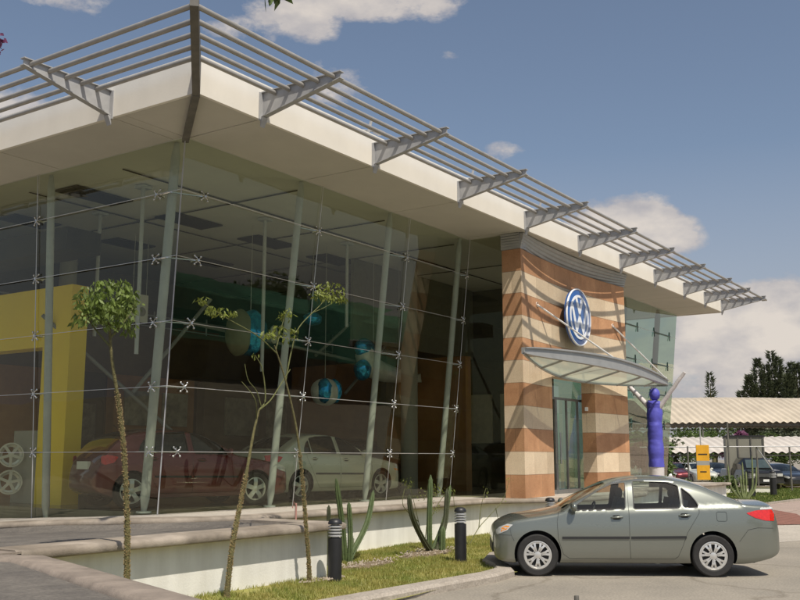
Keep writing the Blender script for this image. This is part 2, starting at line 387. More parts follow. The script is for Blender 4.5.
blobs = [  # azimuth deg, elevation deg, half width, half height (deg), density
    (20.6, 13.0, 3.4, 2.6, 1.25), (22.6, 12.8, 2.6, 2.5, 1.2), (18.6, 12.4, 2.8, 1.6, 1.2),
    (13.2, 7.2, 5.2, 3.2, 1.05), (16.5, 7.6, 3.2, 2.8, 1.0), (9.0, 7.0, 5, 3.2, 1.05), (12.5, 4.2, 9, 2.0, .7), (21.0, 8.6, 5.5, 1.8, .75), (17.5, 5.5, 8, 2.0, .7),
    (36.5, 26.2, 6.5, 1.5, .9), (40.5, 25.4, 4, 1.6, .8), (38.2, 21.6, 2.6, 1.6, .75), (31.5, 23.2, 1.2, .5, .5),
    (53.5, 25.0, 4.5, 1.0, .6), (58.0, 18.8, 4, 1.6, .6), (28.2, 17.6, 2.2, 1.0, .75), (44, 24.5, 4, 1.1, .5), (11.5, 28.5, 1.5, .7, .6)]
acc = None
for az, el, a, b_, dens in blobs:
    az = R(az); el = R(el)
    d0 = V3((math.cos(el) * math.cos(az), math.cos(el) * math.sin(az), math.sin(el)))
    e1 = V3((-math.sin(az), math.cos(az), 0)); e2 = d0.cross(e1) * -1
    x = wm('MULTIPLY', dotv(e1), 1 / R(a)); y = wm('MULTIPLY', wm('SUBTRACT', dotv((0, 0, 1)), d0.z), 1 / R(b_))
    q = wm('ADD', wm('MULTIPLY', x, x), wm('MULTIPLY', y, y))
    g = wm('SUBTRACT', 1.0, q)
    front = wm('GREATER_THAN', dotv(d0), .5)
    g = wm('MULTIPLY', wm('MAXIMUM', g, 0.0), front)
    g = wm('MULTIPLY', g, dens)
    acc = g if acc is None else wm('MAXIMUM', acc, g)
shape = wm('ADD', wm('MULTIPLY', wm('SUBTRACT', cn.outputs['Fac'], .5), 3.4), wm('MULTIPLY', acc, 1.5))
shape = wm('SUBTRACT', shape, .55)
mask = wm('MULTIPLY', wm('MULTIPLY', shape, 2.1, clamp=True), wm('MULTIPLY', acc, 4.0, clamp=True), clamp=True)
shade = wm('ADD', wm('MULTIPLY', cn2.outputs['Fac'], .9), wm('MULTIPLY', shape, .35), clamp=True)
ccr = N('ShaderNodeValToRGB'); ccr.color_ramp.elements[0].position = .35; ccr.color_ramp.elements[1].position = .95
ccr.color_ramp.elements[0].color = (4.6, 4.5, 4.9, 1); ccr.color_ramp.elements[1].color = (9.0, 8.1, 7.2, 1); L(shade, ccr.inputs[0])
# haze towards the horizon
hz = N('ShaderNodeMapRange'); hz.inputs[1].default_value = 0.0; hz.inputs[2].default_value = .30; hz.inputs[3].default_value = .85; hz.inputs[4].default_value = 0.0; L(dotv((0, 0, 1)), hz.inputs[0])
hm = N('ShaderNodeMix'); hm.data_type = 'RGBA'; L(hz.outputs[0], hm.inputs[0]); L(hs.outputs[0], hm.inputs['A']); hm.inputs['B'].default_value = (4.9, 4.8, 5.3, 1)
cm = N('ShaderNodeMix'); cm.data_type = 'RGBA'; L(wm('MULTIPLY', mask, .9), cm.inputs[0]); L(hm.outputs['Result'], cm.inputs['A']); L(ccr.outputs[0], cm.inputs['B'])
L(cm.outputs['Result'], bg.inputs[0]); L(bg.outputs[0], wo.inputs[0])
sc.view_settings.view_transform = 'Standard'; sc.view_settings.look = 'None'; sc.view_settings.exposure = 0

# ------------------------------------------------------------------ ground and terraces
F = .85
g = MB(); g.add([(-400, -400, 0), (900, -400, 0), (900, 700, 0), (-400, 700, 0)], [(0, 1, 2, 3)])
tag(g.build('ground', m_ground), kind='structure')

def sheet(name, pts, z, mat, kind='structure'):
    m = MB(); m.add([(x, y, z if not callable(z) else z(x, y)) for x, y in pts], [tuple(range(len(pts)))])
    o = m.build(name, mat); tag(o, kind=kind); return o

# lawn in front of the terrace: bed with kerb around it
kerb_pts = [(-9.5, -5.0), (-5, -5.05), (-1.64, -5.12), (.1, -5.2), (1.5, -5.28), (2.2, -5.2), (2.75, -4.85), (3.3, -4.35), (4.2, -3.95), (6, -3.75), (8.2, -3.7), (8.35, -3.1)]
def lawn_z(x, y):
    return .05 + .03 * math.sin(x * 1.1) * math.cos(y * 1.3) + (.05 * max(0, min(1, (x - 2) / 5)))
def lawn_inside(x, y):
    # y range between kerb line and walls
    ks = kerb_pts
    yk = -99
    for (x0, y0), (x1, y1) in zip(ks, ks[1:]):
        if x0 <= x <= x1 and x1 > x0: yk = y0 + (y1 - y0) * (x - x0) / (x1 - x0)
    if yk < -50: return False
    yw = -3.24 if x < .33 else -1.52
    if x < -4.6: return False
    return yk + .04 < y < yw
m = MB(); nx, ny = 66, 26
idx = {}
for i in range(nx + 1):
    for j in range(ny + 1):
        x = -7 + i * (15.4 / nx); y = -5.3 + j * (4.0 / ny); idx[i, j] = (x, y)
quads = []
vmap = {}; vs = []; fs = []
for i in range(nx):
    for j in range(ny):
        cx = -7 + (i + .5) * 15.4 / nx; cy = -5.3 + (j + .5) * 4.0 / ny
        ok = lawn_inside(cx, cy) or lawn_inside(cx, cy + .15) or lawn_inside(cx, cy - .15) or (cx < -4.4 and -5.1 < cy < -3.2)
        if not ok: continue
        f = []
        for q in ((i, j), (i + 1, j), (i + 1, j + 1), (i, j + 1)):
            if q not in vmap:
                x, y = idx[q]; vmap[q] = len(vs); vs.append((x, y, lawn_z(x, y) + .008 * noise.noise((x * 3, y * 3, 0))))
            f.append(vmap[q])
        fs.append(tuple(f))
m.add(vs, fs); tag(m.build('lawn', m_turf, smooth=60), kind='structure')
for (cx, cy, rx, ry) in [(3.7, -2.8, .8, .32), (2.0, -2.75, .7, .28)]:
    m = MB(); n = 26; vs = [(cx, cy, lawn_z(cx, cy) + .05)]
    for rr in (.55, 1.0):
        for k in range(n):
            t = 2 * math.pi * k / n; q = rr * (1 + .18 * noise.noise((math.cos(t) * 2, math.sin(t) * 2, cx)))
            x = cx + rx * q * math.cos(t); y = cy + ry * q * math.sin(t); vs.append((x, y, lawn_z(x, y) + (.04 if rr < .9 else .004)))
    fs = [(0, 1 + k, 1 + (k + 1) % n) for k in range(n)] + [(1 + k, 1 + n + k, 1 + n + (k + 1) % n, 1 + (k + 1) % n) for k in range(n)]
    m.add(vs, fs); o = m.build('soil_patch', m_soil, smooth=60); tag(o, kind='structure')

# litter on the lawn
lm = MB(); rl = random.Random(17); vs = []; fs = []
for _ in range(420):
    a_, b_, c_, d_ = rl.choice([(3.7, -2.8, .85, .34), (2.0, -2.75, .75, .3), (-.2, -3.6, .5, .12)]); t = rl.uniform(0, 6.28); q = rl.random() ** .5
    x = a_ + c_ * q * math.cos(t); y = b_ + d_ * q * math.sin(t); z = lawn_z(x, y) + .045; r_ = rl.uniform(.008, .028)
    k = len(vs); vs += [(x + r_, y, z), (x, y + r_, z), (x - r_, y, z), (x, y - r_, z), (x, y, z + r_ * .9)]; fs += [(k, k + 1, k + 4), (k + 1, k + 2, k + 4), (k + 2, k + 3, k + 4), (k + 3, k, k + 4)]
lm.add(vs, fs); tag(lm.build('pebbles', M('pebble', (.30, .25, .19), .9, var=.4, scale=20), fix=False), 'small brown pebbles and litter scattered on the bare soil patches', 'pebbles', kind='stuff')
# grass blades
soil_spots = [(3.7, -2.8, .75, .3), (2.0, -2.75, .65, .25), (-.12, -3.45, .25, .13), (-1.5, -3.4, .25, .13)]
gb = MB(); cnt = 0; vs = []; fs = []
rg = random.Random(3)
while cnt < 52000:
    x = rg.uniform(-4.6, 8.3); y = rg.uniform(-5.3, -1.5)
    if not lawn_inside(x, y): continue
    if any(((x - a) / c) ** 2 + ((y - b_) / d) ** 2 < 1 for a, b_, c, d in soil_spots) and rg.random() > .05: continue
    dens = noise.noise((x * 1.2, y * 1.2, 3)) * .5 + noise.noise((x * 5, y * 5, 9)) * .4
    if dens < -.12 and rg.random() > .25: continue
    z = lawn_z(x, y); h = rg.uniform(.025, .06) * (1 + max(0, dens) * 1.4); a = rg.uniform(0, 6.28); wd = .006
    dx, dy = math.cos(a) * wd, math.sin(a) * wd; lx, ly = rg.uniform(-.03, .03), rg.uniform(-.03, .03)
    k = len(vs); vs += [(x - dx, y - dy, z), (x + dx, y + dy, z), (x + lx, y + ly, z + h)]; fs.append((k, k + 1, k + 2)); cnt += 1
gb.add(vs, fs); tag(gb.build('grass', m_grass, fix=False), 'patchy yellow green grass on the lawn below the terrace', 'grass', kind='stuff')

def path_strip(pts, prof, closed=False):
    """sweeps a 2D profile (offset to the left of travel, z) along a polyline (x,y) with mitres; pts may carry z"""
    m = MB(); n = len(pts); rings = []
    for i in range(n):
        p = V3((pts[i][0], pts[i][1], 0)); z0 = pts[i][2] if len(pts[i]) > 2 else 0
        a = (V3((*pts[i][:2], 0)) - V3((*pts[i - 1][:2], 0))).normalized() if i > 0 else None
        b = (V3((*pts[i + 1][:2], 0)) - V3((*pts[i][:2], 0))).normalized() if i < n - 1 else None
        if a is None: a = b
        if b is None: b = a
        na = V3((-a.y, a.x, 0)); nb = V3((-b.y, b.x, 0)); mm = (na + nb).normalized(); k = 1 / max(.4, mm.dot(na))
        rings.append([p + mm * (o * k) + V3((0, 0, z + z0)) for o, z in prof])
    q = len(prof); vs = [v for r_ in rings for v in r_]; fs = []
    for i in range(n - 1):
        for k in range(q): fs.append((i * q + k, i * q + (k + 1) % q, (i + 1) * q + (k + 1) % q, (i + 1) * q + k))
    fs.append(tuple(range(q))); fs.append(tuple((n - 1) * q + k for k in range(q - 1, -1, -1)))
    m.add(vs, fs); return m
o = path_strip(kerb_pts, [(-.1, -.05), (-.1, .08), (-.06, .12), (.15, .13), (.18, .10), (.18, -.05)]).build('lawn_kerb', m_kerb, smooth=40)
tag(o, kind='structure')

COP = [(0, 0), (0, .06), (.03, .095), (.08, .11), (.36, .11), (.36, 0)]       # coping profile, rounded nose outward
def coping_prof(w=.36, h=.1):
    return [(0, .02), (-.0, h - .035), (.015, h - .015), (.045, h), (w, h), (w, 0), (.02, 0)]
# front terrace wall (its ramp behind it)
twall = empty('terrace_wall', (-2, -3.2, 0)); tag(twall, 'white rendered retaining wall with rounded coping holding up the grey ramp', 'wall')
def build_in(mb, name, mat, parent, **k):
    o = mb.build(name, mat, **k); o.parent = parent; o.matrix_parent_inverse = Matrix.Translation(-V3(parent.location)); return o
mb = MB(); mb.box(-5.0, .32, -3.25, -3.05, -.05, .72)
mb.box(.12, .32, -3.05, -1.72, -.05, .72)
build_in(mb, 'wall', m_wall, twall)
cp = path_strip([(-4.95, -3.46), (.50, -3.46), (.50, -1.76)], coping_prof(.50, .11))
for v in range(len(cp.v)): cp.v[v] = (cp.v[v][0], cp.v[v][1], cp.v[v][2] + .72)
build_in(cp, 'coping', m_coping, twall, smooth=50)
# near wall of the planter, running towards the street
nwall = empty('planter_wall', (-5.6, -5.6, 0)); tag(nwall, 'low planter wall whose pinkish rounded coping runs towards the street', 'wall')
n_line = [(-5.20, -3.50), (-5.0, -4.0), (-5.3, -4.85), (-6.27, -7.46), (-8.0, -12.2)]
mb = path_strip(n_line[::-1], [(.28, -.05), (.06, -.05), (.06, .72), (.28, .72)]); build_in(mb, 'wall', m_wall, nwall)
cp = path_strip(n_line[::-1], [(.38, 0), (.0, 0), (.0, .06), (.04, .1), (.34, .105), (.38, .06)])
for v in range(len(cp.v)): cp.v[v] = (cp.v[v][0], cp.v[v][1], cp.v[v][2] + .72)
build_in(cp, 'coping', m_coping_dark, nwall, smooth=50)
# link between the two copings
lw = MB(); lw.box(-5.65, -4.9, -3.46, -3.06, -.05, .815)
build_in(lw, 'corner_block', m_coping_dark, nwall)

# ramp surfaces (asphalt) behind both copings
def rz(x, y): return .80 - .055 * max(0, y + .5)
mb = MB()
rp = [[(-40, -3.0), (-5.2, -3.0), (.12, -3.02), (.12, -1.75)], ]
vs = [(-60, -3.02, .79), (.12, -3.02, .79), (.12, -1.55, .79), (-.4, -1.2, .79), (-1.5, .2, .76), (-3, 2.2, .63), (-6, 7, .45), (-60, 7, .45)]
mb.add(vs, [tuple(range(len(vs)))])
vs = [(-60, -3.02, .789), (-60, -14, .70), (-8.7, -14, .70), (-8.2, -12.2, .73), (-6.5, -7.6, .775), (-5.45, -4.85, .785), (-5.2, -3.95, .787), (-5.45, -3.55, .789), (-5.6, -3.02, .789)]
mb.add(vs, [tuple(range(len(vs)))[::-1]])
tag(mb.build('driveway_ramp', m_asphalt), kind='structure')

# main plinth: its outer line bends round the building corner and bulges before the entrance
pl = [(-8.5, 11.5), (-4.0, 4.6), (-2.2, 1.5), (-1.25, -.35), (-.35, -1.25), (.7, -1.62), (8.0, -1.62), (8.7, -2.1), (9.4, -2.65), (10.4, -2.95), (12.2, -3.1), (14.2, -2.95), (15.6, -2.5), (16.2, -1.9), (17, -1.7), (26.5, -1.7)]
def pz(x, y): return F if y < 0 else max(.62, F - .055 * y)
plinth = empty('building_plinth', (4, -1.5, 0)); tag(plinth, 'white plinth wall with pale stone coping carrying the glass showroom', 'wall')
mb = path_strip([(x, y, pz(x, y)) for x, y in pl], [(.2, -1.0), (.2, -.10), (.4, -.10), (.4, -1.0)]); build_in(mb, 'wall', m_wall, plinth)
cp = path_strip([(x, y, pz(x, y)) for x, y in pl], [(0, -.08), (0, -.035), (.02, -.012), (.06, 0), (.42, 0), (.42, -.10), (.02, -.10)])
build_in(cp, 'coping', m_coping, plinth, smooth=50)
# terrace paving between coping and glass
mb = MB()
inner = [(-6.5, 11.5), (-3.5, 4.8), (-1.85, 1.7), (-.95, -.1), (-.15, -.9), (.8, -1.22), (8.1, -1.22), (9.0, -1.7), (9.7, -2.25), (10.5, -2.55), (12.2, -2.7), (14.1, -2.55), (15.3, -2.15), (15.9, -1.55), (17, -1.3), (26.5, -1.3)]
back = [(max(x, .02) if x > -.4 else .02, 0.02) for x, y in inner]
vs = []; fs = []
for (x, y) in inner: vs.append((x, y, pz(x, y) - .004))
for i, (x, y) in enumerate(inner):
    if i < 4: yy = [11.5, 4.8, 1.7, .3][i]; vs.append((.0, yy, pz(0, yy) - .004))
    else: vs.append((max(x, 0), .03, F - .004))
n = len(inner)
fs = [(i, i + 1, n + i + 1, n + i) for i in range(n - 1)]
mb.add(vs, fs); tag(mb.build('terrace_paving', m_pale), kind='structure')

# ------------------------------------------------------------------ the showroom
H = 7.0
showroom = empty('showroom_building', (0, 0, 0))
tag(showroom, 'glass walled car showroom with white overhanging flat roof and tube sunshade', 'building')
def part(mb, name, mat, parent=showroom, **k): return mb.build(name, mat, parent=parent, **k)
X1 = 24.5; YB = 15.0
# roof slab
part(MB().box(-1.58, X1 - .02, -2.25, YB, H + .012, H + .33), 'roof', m_ceiling)
# soffit bays with thin shadow gaps
joints_x = [-1.57, -.25, 2.76, 5.77, 8.78, 11.79, 14.7, 17.5, 20.3, 22.6, X1 - .03]
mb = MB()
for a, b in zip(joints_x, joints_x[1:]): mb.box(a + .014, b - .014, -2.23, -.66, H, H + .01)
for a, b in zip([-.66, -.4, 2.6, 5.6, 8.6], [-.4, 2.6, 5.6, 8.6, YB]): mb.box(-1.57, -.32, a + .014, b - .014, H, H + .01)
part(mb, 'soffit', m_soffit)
# fascia
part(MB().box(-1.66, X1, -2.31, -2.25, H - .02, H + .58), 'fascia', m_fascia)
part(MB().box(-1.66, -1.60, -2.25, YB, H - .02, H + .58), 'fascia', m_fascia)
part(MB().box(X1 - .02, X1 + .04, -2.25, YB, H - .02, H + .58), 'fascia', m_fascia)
# roof upstand seen through the louvres
part(MB().box(-1.42, X1 - .4, -2.1, -2.06, H + .33, H + .68), 'roof_upstand', m_fascia)
part(MB().box(-1.42, -1.38, -2.06, YB, H + .33, H + .68), 'roof_upstand', m_fascia)

# sunshade: tapered I brackets and five tubes on each side
ZT = 7.36
def bracket_right(x):
    m = MB()
    web = [(-2.31, 7.02), (-2.31, 7.41), (-3.86, 7.41), (-3.86, 7.32)]
    m.prism(web, 0, x - .008, x + .008)
    m.prism([(-2.31, 7.41), (-3.88, 7.41), (-3.88, 7.425), (-2.31, 7.425)], 0, x - .05, x + .05)
    m.prism([(-2.31, 7.02), (-3.88, 7.32), (-3.88, 7.305), (-2.31, 7.005)], 0, x - .05, x + .05)
    m.prism([(-2.31, 6.95), (-2.31, 7.41), (-2.325, 7.41), (-2.325, 6.95)], 0, x - .09, x + .09)
    m.prism([(-2.31, 6.86), (-2.31, 7.005), (-2.38, 7.005)], 0, x - .05, x + .05)
    return m
proto = part(bracket_right(0), 'sunshade_bracket', m_steel); proto.location.x = 0
bx = [-.25, 2.76, 5.77, 8.78, 11.79, 14.6, 17.35, 20.1, 22.3, 24.3]
proto.location.x = bx[0]
for x in bx[1:]:
    c = proto.copy(); col.objects.link(c); c.location.x = x
for y in (-.4, 2.6, 5.6, 8.6):
    c = proto.copy(); col.objects.link(c); c.rotation_euler.z = R(-90)   # points to -X
    c.location = (-1.66 + 2.31, y, 0)
offs = [.27, .55, .83, 1.12, 1.43]
for o_ in offs:
    m = MB(); y = -2.31 - o_; x = -1.66 - o_
    m.tube([(x, y, ZT), (24.9, y, ZT)], .037, 8); part(m, 'louver_tube', m_tube, smooth=50)
    m = MB(); m.tube([(x, y, ZT), (x, YB, ZT)], .037, 8); part(m, 'louver_tube', m_tube, smooth=50)
# short tubes turning the corner at the far end
for o_ in offs:
    m = MB(); m.tube([(24.9, -2.31 - o_, ZT), (24.9, -2.31 - o_ + .15, ZT)], .03, 6); part(m, 'louver_tube_end', m_tube, smooth=50)
# mitre beam: along the soffit, out past the fascia corner
m = MB()
d = V3((-1, -1, 0)).normalized(); s_ = V3((1, -1, 0)).normalized() * .055
def mbeam(p0, z0a, z0b, p1, z1a, z1b):
    p0 = V3((*p0, 0)); p1 = V3((*p1, 0)); vs = []
    for p, a, b in ((p0, z0a, z0b), (p1, z1a, z1b)):
        for sg in (-1, 1):
            vs.append(p + s_ * sg + V3((0, 0, a))); vs.append(p + s_ * sg + V3((0, 0, b)))
    m.add(vs, [(0, 1, 3, 2), (4, 6, 7, 5), (0, 4, 5, 1), (2, 3, 7, 6), (0, 2, 6, 4), (1, 5, 7, 3)])
mbeam((-.25, -.6), 6.93, 6.998, (-1.7, -2.35), 6.90, 6.975)
mbeam((-1.66, -2.31), 6.90, 7.43, (-3.22, -3.87), 7.26, 7.44)
part(m, 'corner_beam', m_darksteel)
m = MB(); m.tube([(-3.12, -3.75, 7.3), (-3.16, -3.8, 7.85)], .03, 8); part(m, 'corner_mast', m_darksteel)
# short bits of frame lying above the louvres (aerials)
for (x, y, z) in [(3.3, -1.7, 7.62), (7.2, -1.7, 7.62), (10.6, -1.7, 7.62)]:
    m = MB(); m.tube([(x, y, z), (x + .05, y - .1, z + .5)], .03, 6); m.tube([(x - .1, y, z + .3), (x + .5, y - .05, z + .42)], .018, 6); m.box(x + .3, x + .5, y - .1, y + .04, z + .36, z + .42)
    part(m, 'roof_floodlight', m_steel)

# glazing
LY = .65 / 6.15; LX = .30 / 6.15
def gy(z, off=0): return -(z - F) * LY + off
def gx(z, off=0): return -(z - F) * LX + off
ROWS = [F, 1.85, 2.91, 3.97, 5.03, 6.12, H]
PJ = random.Random(4)
jx = [0.0, 3.3, 6.38, 9.05]
jy = [0.0, 3.25, 6.3, 9.3, 12.3]
for a, b in zip(jx, jx[1:]):
    for z0, z1 in zip(ROWS, ROWS[1:]):
        xa0 = a + .006 if a else gx(z0); xa1 = a + .006 if a else gx(z1)
        q = MB(); g_ = .006
        q.add([(xa0, gy(z0 + g_), z0 + g_), (b - .006, gy(z0 + g_), z0 + g_), (b - .006, gy(z1 - g_) + PJ.uniform(-.007, .007), z1 - g_), (xa1, gy(z1 - g_) + PJ.uniform(-.007, .007), z1 - g_)], [(0, 1, 2), (0, 2, 3)])
        part(q, 'glass_panel', m_facade_glass)
for a, b in zip(jy, jy[1:]):
    for k, (z0, z1) in enumerate(zip(ROWS, ROWS[1:])):
        zb = z0 - .3 if k == 0 else z0
        ya0 = a + .006 if a else gy(max(z0, F)); ya1 = a + .006 if a else gy(z1)
        q = MB()
        q.add([(gx(zb), ya0, zb + .006), (gx(zb), b - .006, zb + .006), (gx(z1), b - .006, z1 - .006), (gx(z1), ya1, z1 - .006)], [(0, 1, 2, 3)])
        part(q, 'glass_panel', m_facade_glass)
# vestibule return beside the portal, and glass behind the portal opening
q = MB(); q.add([(9.05, gy(F), F), (9.05, -1.53, F), (9.05, -1.53, H), (9.05, gy(H), H)], [(0, 1, 2, 3)]); part(q, 'glass_panel', m_facade_glass)
# posts
def post(base, top, name='post', r=.07):
    m = MB(); b = V3(base); t = V3(top)
    m.tube([b, b.lerp(t, .04), b.lerp(t, .96), t], [r * .5, r, r, r * .55], 12); m.lathe([(r * 1.6, 0), (r * 1.6, .03)], 12, base)
    return part(m, name, m_post, smooth=50)
for x in (2.83, 5.82, 8.78): post((x, gy(F, .12), F), (x, gy(H, .12), H))
post((.13, .48, F), (gx(H, .13), gy(H, .34), H), r=.08)
for y in (3.08, 6.1, 9.1): post((.14, y, F - .2), (gx(H, .14), y, H))
# slender inner hangers behind the glass
for (x, y, z0) in [(1.3, 2.2, 3.7), (4.6, 2.0, 3.6), (7.6, 2.0, 4.9), (2.2, 4.6, 4.3)]:
    m = MB(); m.tube([(x, y, z0), (x, y, H)], .04, 8); m.box(x - .12, x + .12, y - .12, y + .12, H - .06, H - .003); part(m, 'hanger', m_post, smooth=50)
# tension rods and spiders
for z in ROWS[1:-1]:
    m = MB(); m.tube([(gx(z) - .05, gy(z, -.05), z), (9.0, gy(z, -.05), z)], .006, 5); part(m, 'tension_rod', m_rod)
    m = MB(); m.tube([(gx(z) - .05, gy(z, -.05), z), (gx(z) - .05, 12, z)], .006, 5); part(m, 'tension_rod', m_rod)
for x in jx[1:3] + [9.35 - .35]:
    m = MB(); m.tube([(x, gy(F, -.04), F), (x, gy(H, -.04), H)], .006, 5); part(m, 'tension_rod', m_rod)
m = MB(); m.tube([(gx(F, -.02), gy(F, -.02), F), (gx(H, -.02), gy(H, -.02), H)], .011, 6); part(m, 'corner_joint', m_steel)
for y in jy[1:-1]:
    m = MB(); m.tube([(gx(F, -.03), y, F - .2), (gx(H, -.03), y, H)], .008, 5); part(m, 'tension_rod', m_rod)
sp_me = None
def spider(p, u, n_, arm=None):
    """four-armed fitting at a glass joint; u along the facade, n_ outwards; arm: point on the post it ties to"""
    global sp_me
    m = MB(); u = V3(u); n_ = V3(n_); zz = V3((0, 0, 1)); p = V3(p)
    for a in (-1, 1):
        for b in (-1, 1):
            e = u * a * .072 + zz * b * .072
            m.tube([n_ * .03, e * .55 + n_ * .05, e + n_ * .015], [.013, .010, .009], 5)
            m.ball(e + n_ * .03, .02, 7, 5)
    m.tube([-n_ * .12, n_ * .06], .02, 6)
    if arm is not None: m.tube([V3((0, 0, 0)), V3(arm) - p], .012, 5)
    o = part(m, 'spider_fitting', m_chrome, smooth=50); o.location = p
for z in ROWS[1:-1]:
    for x, px_ in ((3.3, 2.83), (6.38, 5.82), (9.0, 8.78)):
        spider((x, gy(z), z), (1, 0, 0), (0, -1, 0), (px_, gy(z, .12), z))
    t = (z - F) / 6.15
    spider((.24, gy(z), z), (1, 0, 0), (0, -1, 0), (-.04 - .28 * t, .16 - .55 * t, z))
    spider((gx(z), .2 - .25 * t, z), (0, 1, 0), (-1, 0, 0), (-.04 - .28 * t, .16 - .55 * t, z))
    for y, py_ in ((3.25, 3.08), (6.3, 6.1)):
        spider((gx(z), y, z), (0, 1, 0), (-1, 0, 0), (gx(z, .14), py_, z))

# right wing glazing beyond the portal
for a, b in ((15.55, 18.6), (18.6, 21.6), (21.6, 24.3)):
    for z0, z1 in zip(ROWS, ROWS[1:]):
        q = MB(); q.add([(a + .006, gy(z0 + .006), z0 + .006), (b - .006, gy(z0 + .006), z0 + .006), (b - .006, gy(z1 - .006), z1 - .006), (a + .006, gy(z1 - .006), z1 - .006)], [(0, 1, 2, 3)])
        part(q, 'glass_panel', m_wing_glass)
q = MB(); q.add([(24.3, 0, F), (24.3, 12, F), (24.3, 12, H), (24.3, gy(H), H)], [(0, 1, 2, 3)]); part(q, 'glass_panel', m_wing_glass)
for x in (19.5, 22.7): post((x, gy(F, .14), F), (x, gy(H, .14), H), r=.1).data.materials[0] = M('wing_post', (.08, .15, .11), .5)
for z in ROWS[2:-1]:
    for x in (19.5, 22.7):
        m = MB(); m.tube([(x - .7, gy(z, -.04), z), (x + .9, gy(z, -.04), z)], .022, 6)
        for sx in (-.7, .9):
            m.tube([(x + sx, gy(z, -.02), z - .16), (x + sx, gy(z, -.02), z + .16)], .02, 6)
        part(m, 'spider_fitting', M('wing_fitting', (.06, .11, .09), .4), smooth=50)
    m = MB(); m.tube([(15.6, gy(z, -.03), z), (24.3, gy(z, -.03), z)], .006, 5); part(m, 'tension_rod', m_rod)

# interior shell
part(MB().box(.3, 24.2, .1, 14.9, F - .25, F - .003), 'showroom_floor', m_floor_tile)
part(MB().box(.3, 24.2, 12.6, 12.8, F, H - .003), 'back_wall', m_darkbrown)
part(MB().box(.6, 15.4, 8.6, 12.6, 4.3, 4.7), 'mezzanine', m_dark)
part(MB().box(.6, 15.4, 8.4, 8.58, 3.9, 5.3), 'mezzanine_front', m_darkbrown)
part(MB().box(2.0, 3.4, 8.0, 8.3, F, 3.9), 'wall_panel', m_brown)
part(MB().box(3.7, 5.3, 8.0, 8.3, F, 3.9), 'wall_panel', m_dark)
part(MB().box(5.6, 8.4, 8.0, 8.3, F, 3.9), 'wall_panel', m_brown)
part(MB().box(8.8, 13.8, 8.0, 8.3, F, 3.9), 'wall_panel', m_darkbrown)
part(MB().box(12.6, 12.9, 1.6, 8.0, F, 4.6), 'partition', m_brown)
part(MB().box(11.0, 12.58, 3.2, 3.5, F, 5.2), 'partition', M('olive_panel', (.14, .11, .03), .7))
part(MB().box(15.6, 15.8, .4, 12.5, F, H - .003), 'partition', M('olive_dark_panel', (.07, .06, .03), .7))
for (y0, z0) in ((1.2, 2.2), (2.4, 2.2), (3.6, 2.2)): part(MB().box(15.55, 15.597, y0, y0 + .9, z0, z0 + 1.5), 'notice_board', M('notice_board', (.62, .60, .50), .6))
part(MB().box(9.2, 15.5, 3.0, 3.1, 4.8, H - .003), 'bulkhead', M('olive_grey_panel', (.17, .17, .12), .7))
# dark ceiling openings and duct shelf
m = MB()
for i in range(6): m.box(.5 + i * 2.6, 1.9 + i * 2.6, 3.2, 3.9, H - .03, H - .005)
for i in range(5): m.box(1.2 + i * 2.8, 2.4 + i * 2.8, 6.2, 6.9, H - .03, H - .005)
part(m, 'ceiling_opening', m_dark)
part(MB().box(.4, 14, 7.2, 8.3, 5.75, 6.35), 'duct', m_dark)
part(MB().box(.5, 1.3, 3.4, 14, 5.75, 6.2), 'duct', m_dark)
for x in (3.2, 6.2, 9.2, 12.2): part(MB().box(x, x + .03, -.1, 12.5, H - .02, H - .004), 'ceiling_joint', m_dark)
for y in (1.6, 4.4): part(MB().box(.3, 15.5, y, y + .03, H - .021, H - .005), 'ceiling_joint', m_dark)
for (x0, x1, z0, z1, mt) in ((3.9, 4.9, 5.0, 5.6, 'brick_red'), (5.6, 7.4, 4.9, 5.3, 'rust'), (8.6, 10.2, 4.9, 5.5, 'brick_red')):
    part(MB().box(x0, x1, 8.9, 9.2, z0, z1), 'shelf_stock', M(mt, (.30, .06, .03) if mt == 'brick_red' else (.25, .12, .05), .6))
for zz in (5.35, 5.65, 5.95):
    m = MB(); m.tube([(.8, 8.42, zz), (15.2, 8.42, zz)], .02, 6); part(m, 'mezzanine_rail', m_post)
for k in range(8):
    m = MB(); m.tube([(1.2 + k * 2, 8.42, 5.3), (1.2 + k * 2, 8.42, 6.0)], .025, 6); part(m, 'rail_post', m_post)
for (x, z0, w__, h__) in ((5.9, 2.6, .9, .9), (7.2, 2.6, .9, .9), (9.6, 2.4, 1.4, 1.1), (11.4, 2.4, .9, 1.1)):
    part(MB().box(x, x + w__, 7.93, 7.98, z0, z0 + h__), 'picture_panel', M('picture_panel', (.30, .28, .22), .6, var=.6, scale=3))
# diagonal braces
for a, b in [((1.6, 2.6, 3.0), (3.6, 2.6, 5.1)), ((.9, 4.6, 4.6), (3.0, 3.0, 2.3)), ((7.9, 3.2, 4.3), (10.4, 3.2, 6.0)), ((3.5, 3.0, 4.6), (9.5, 3.0, 4.25)), ((9.6, 3.2, 4.4), (11.6, 3.2, 5.8)), ((9.0, 3.1, 3.4), (11.3, 3.1, 5.2))]:
    m = MB(); m.tube([a, b], .04, 8); part(m, 'brace', M('brace_grey', (.20, .20, .19), .5), smooth=50)
# inner columns
m = MB(); m.lathe([(.22, 0), (.22, H - F - .01)], 20, (10.2, 1.9, F)); part(m, 'column', m_grey_panel, smooth=50)
m = MB(); m.lathe([(.2, 0), (.2, H - F - .01)], 20, (3.1, 6.8, F)); part(m, 'column', m_grey_panel, smooth=50)

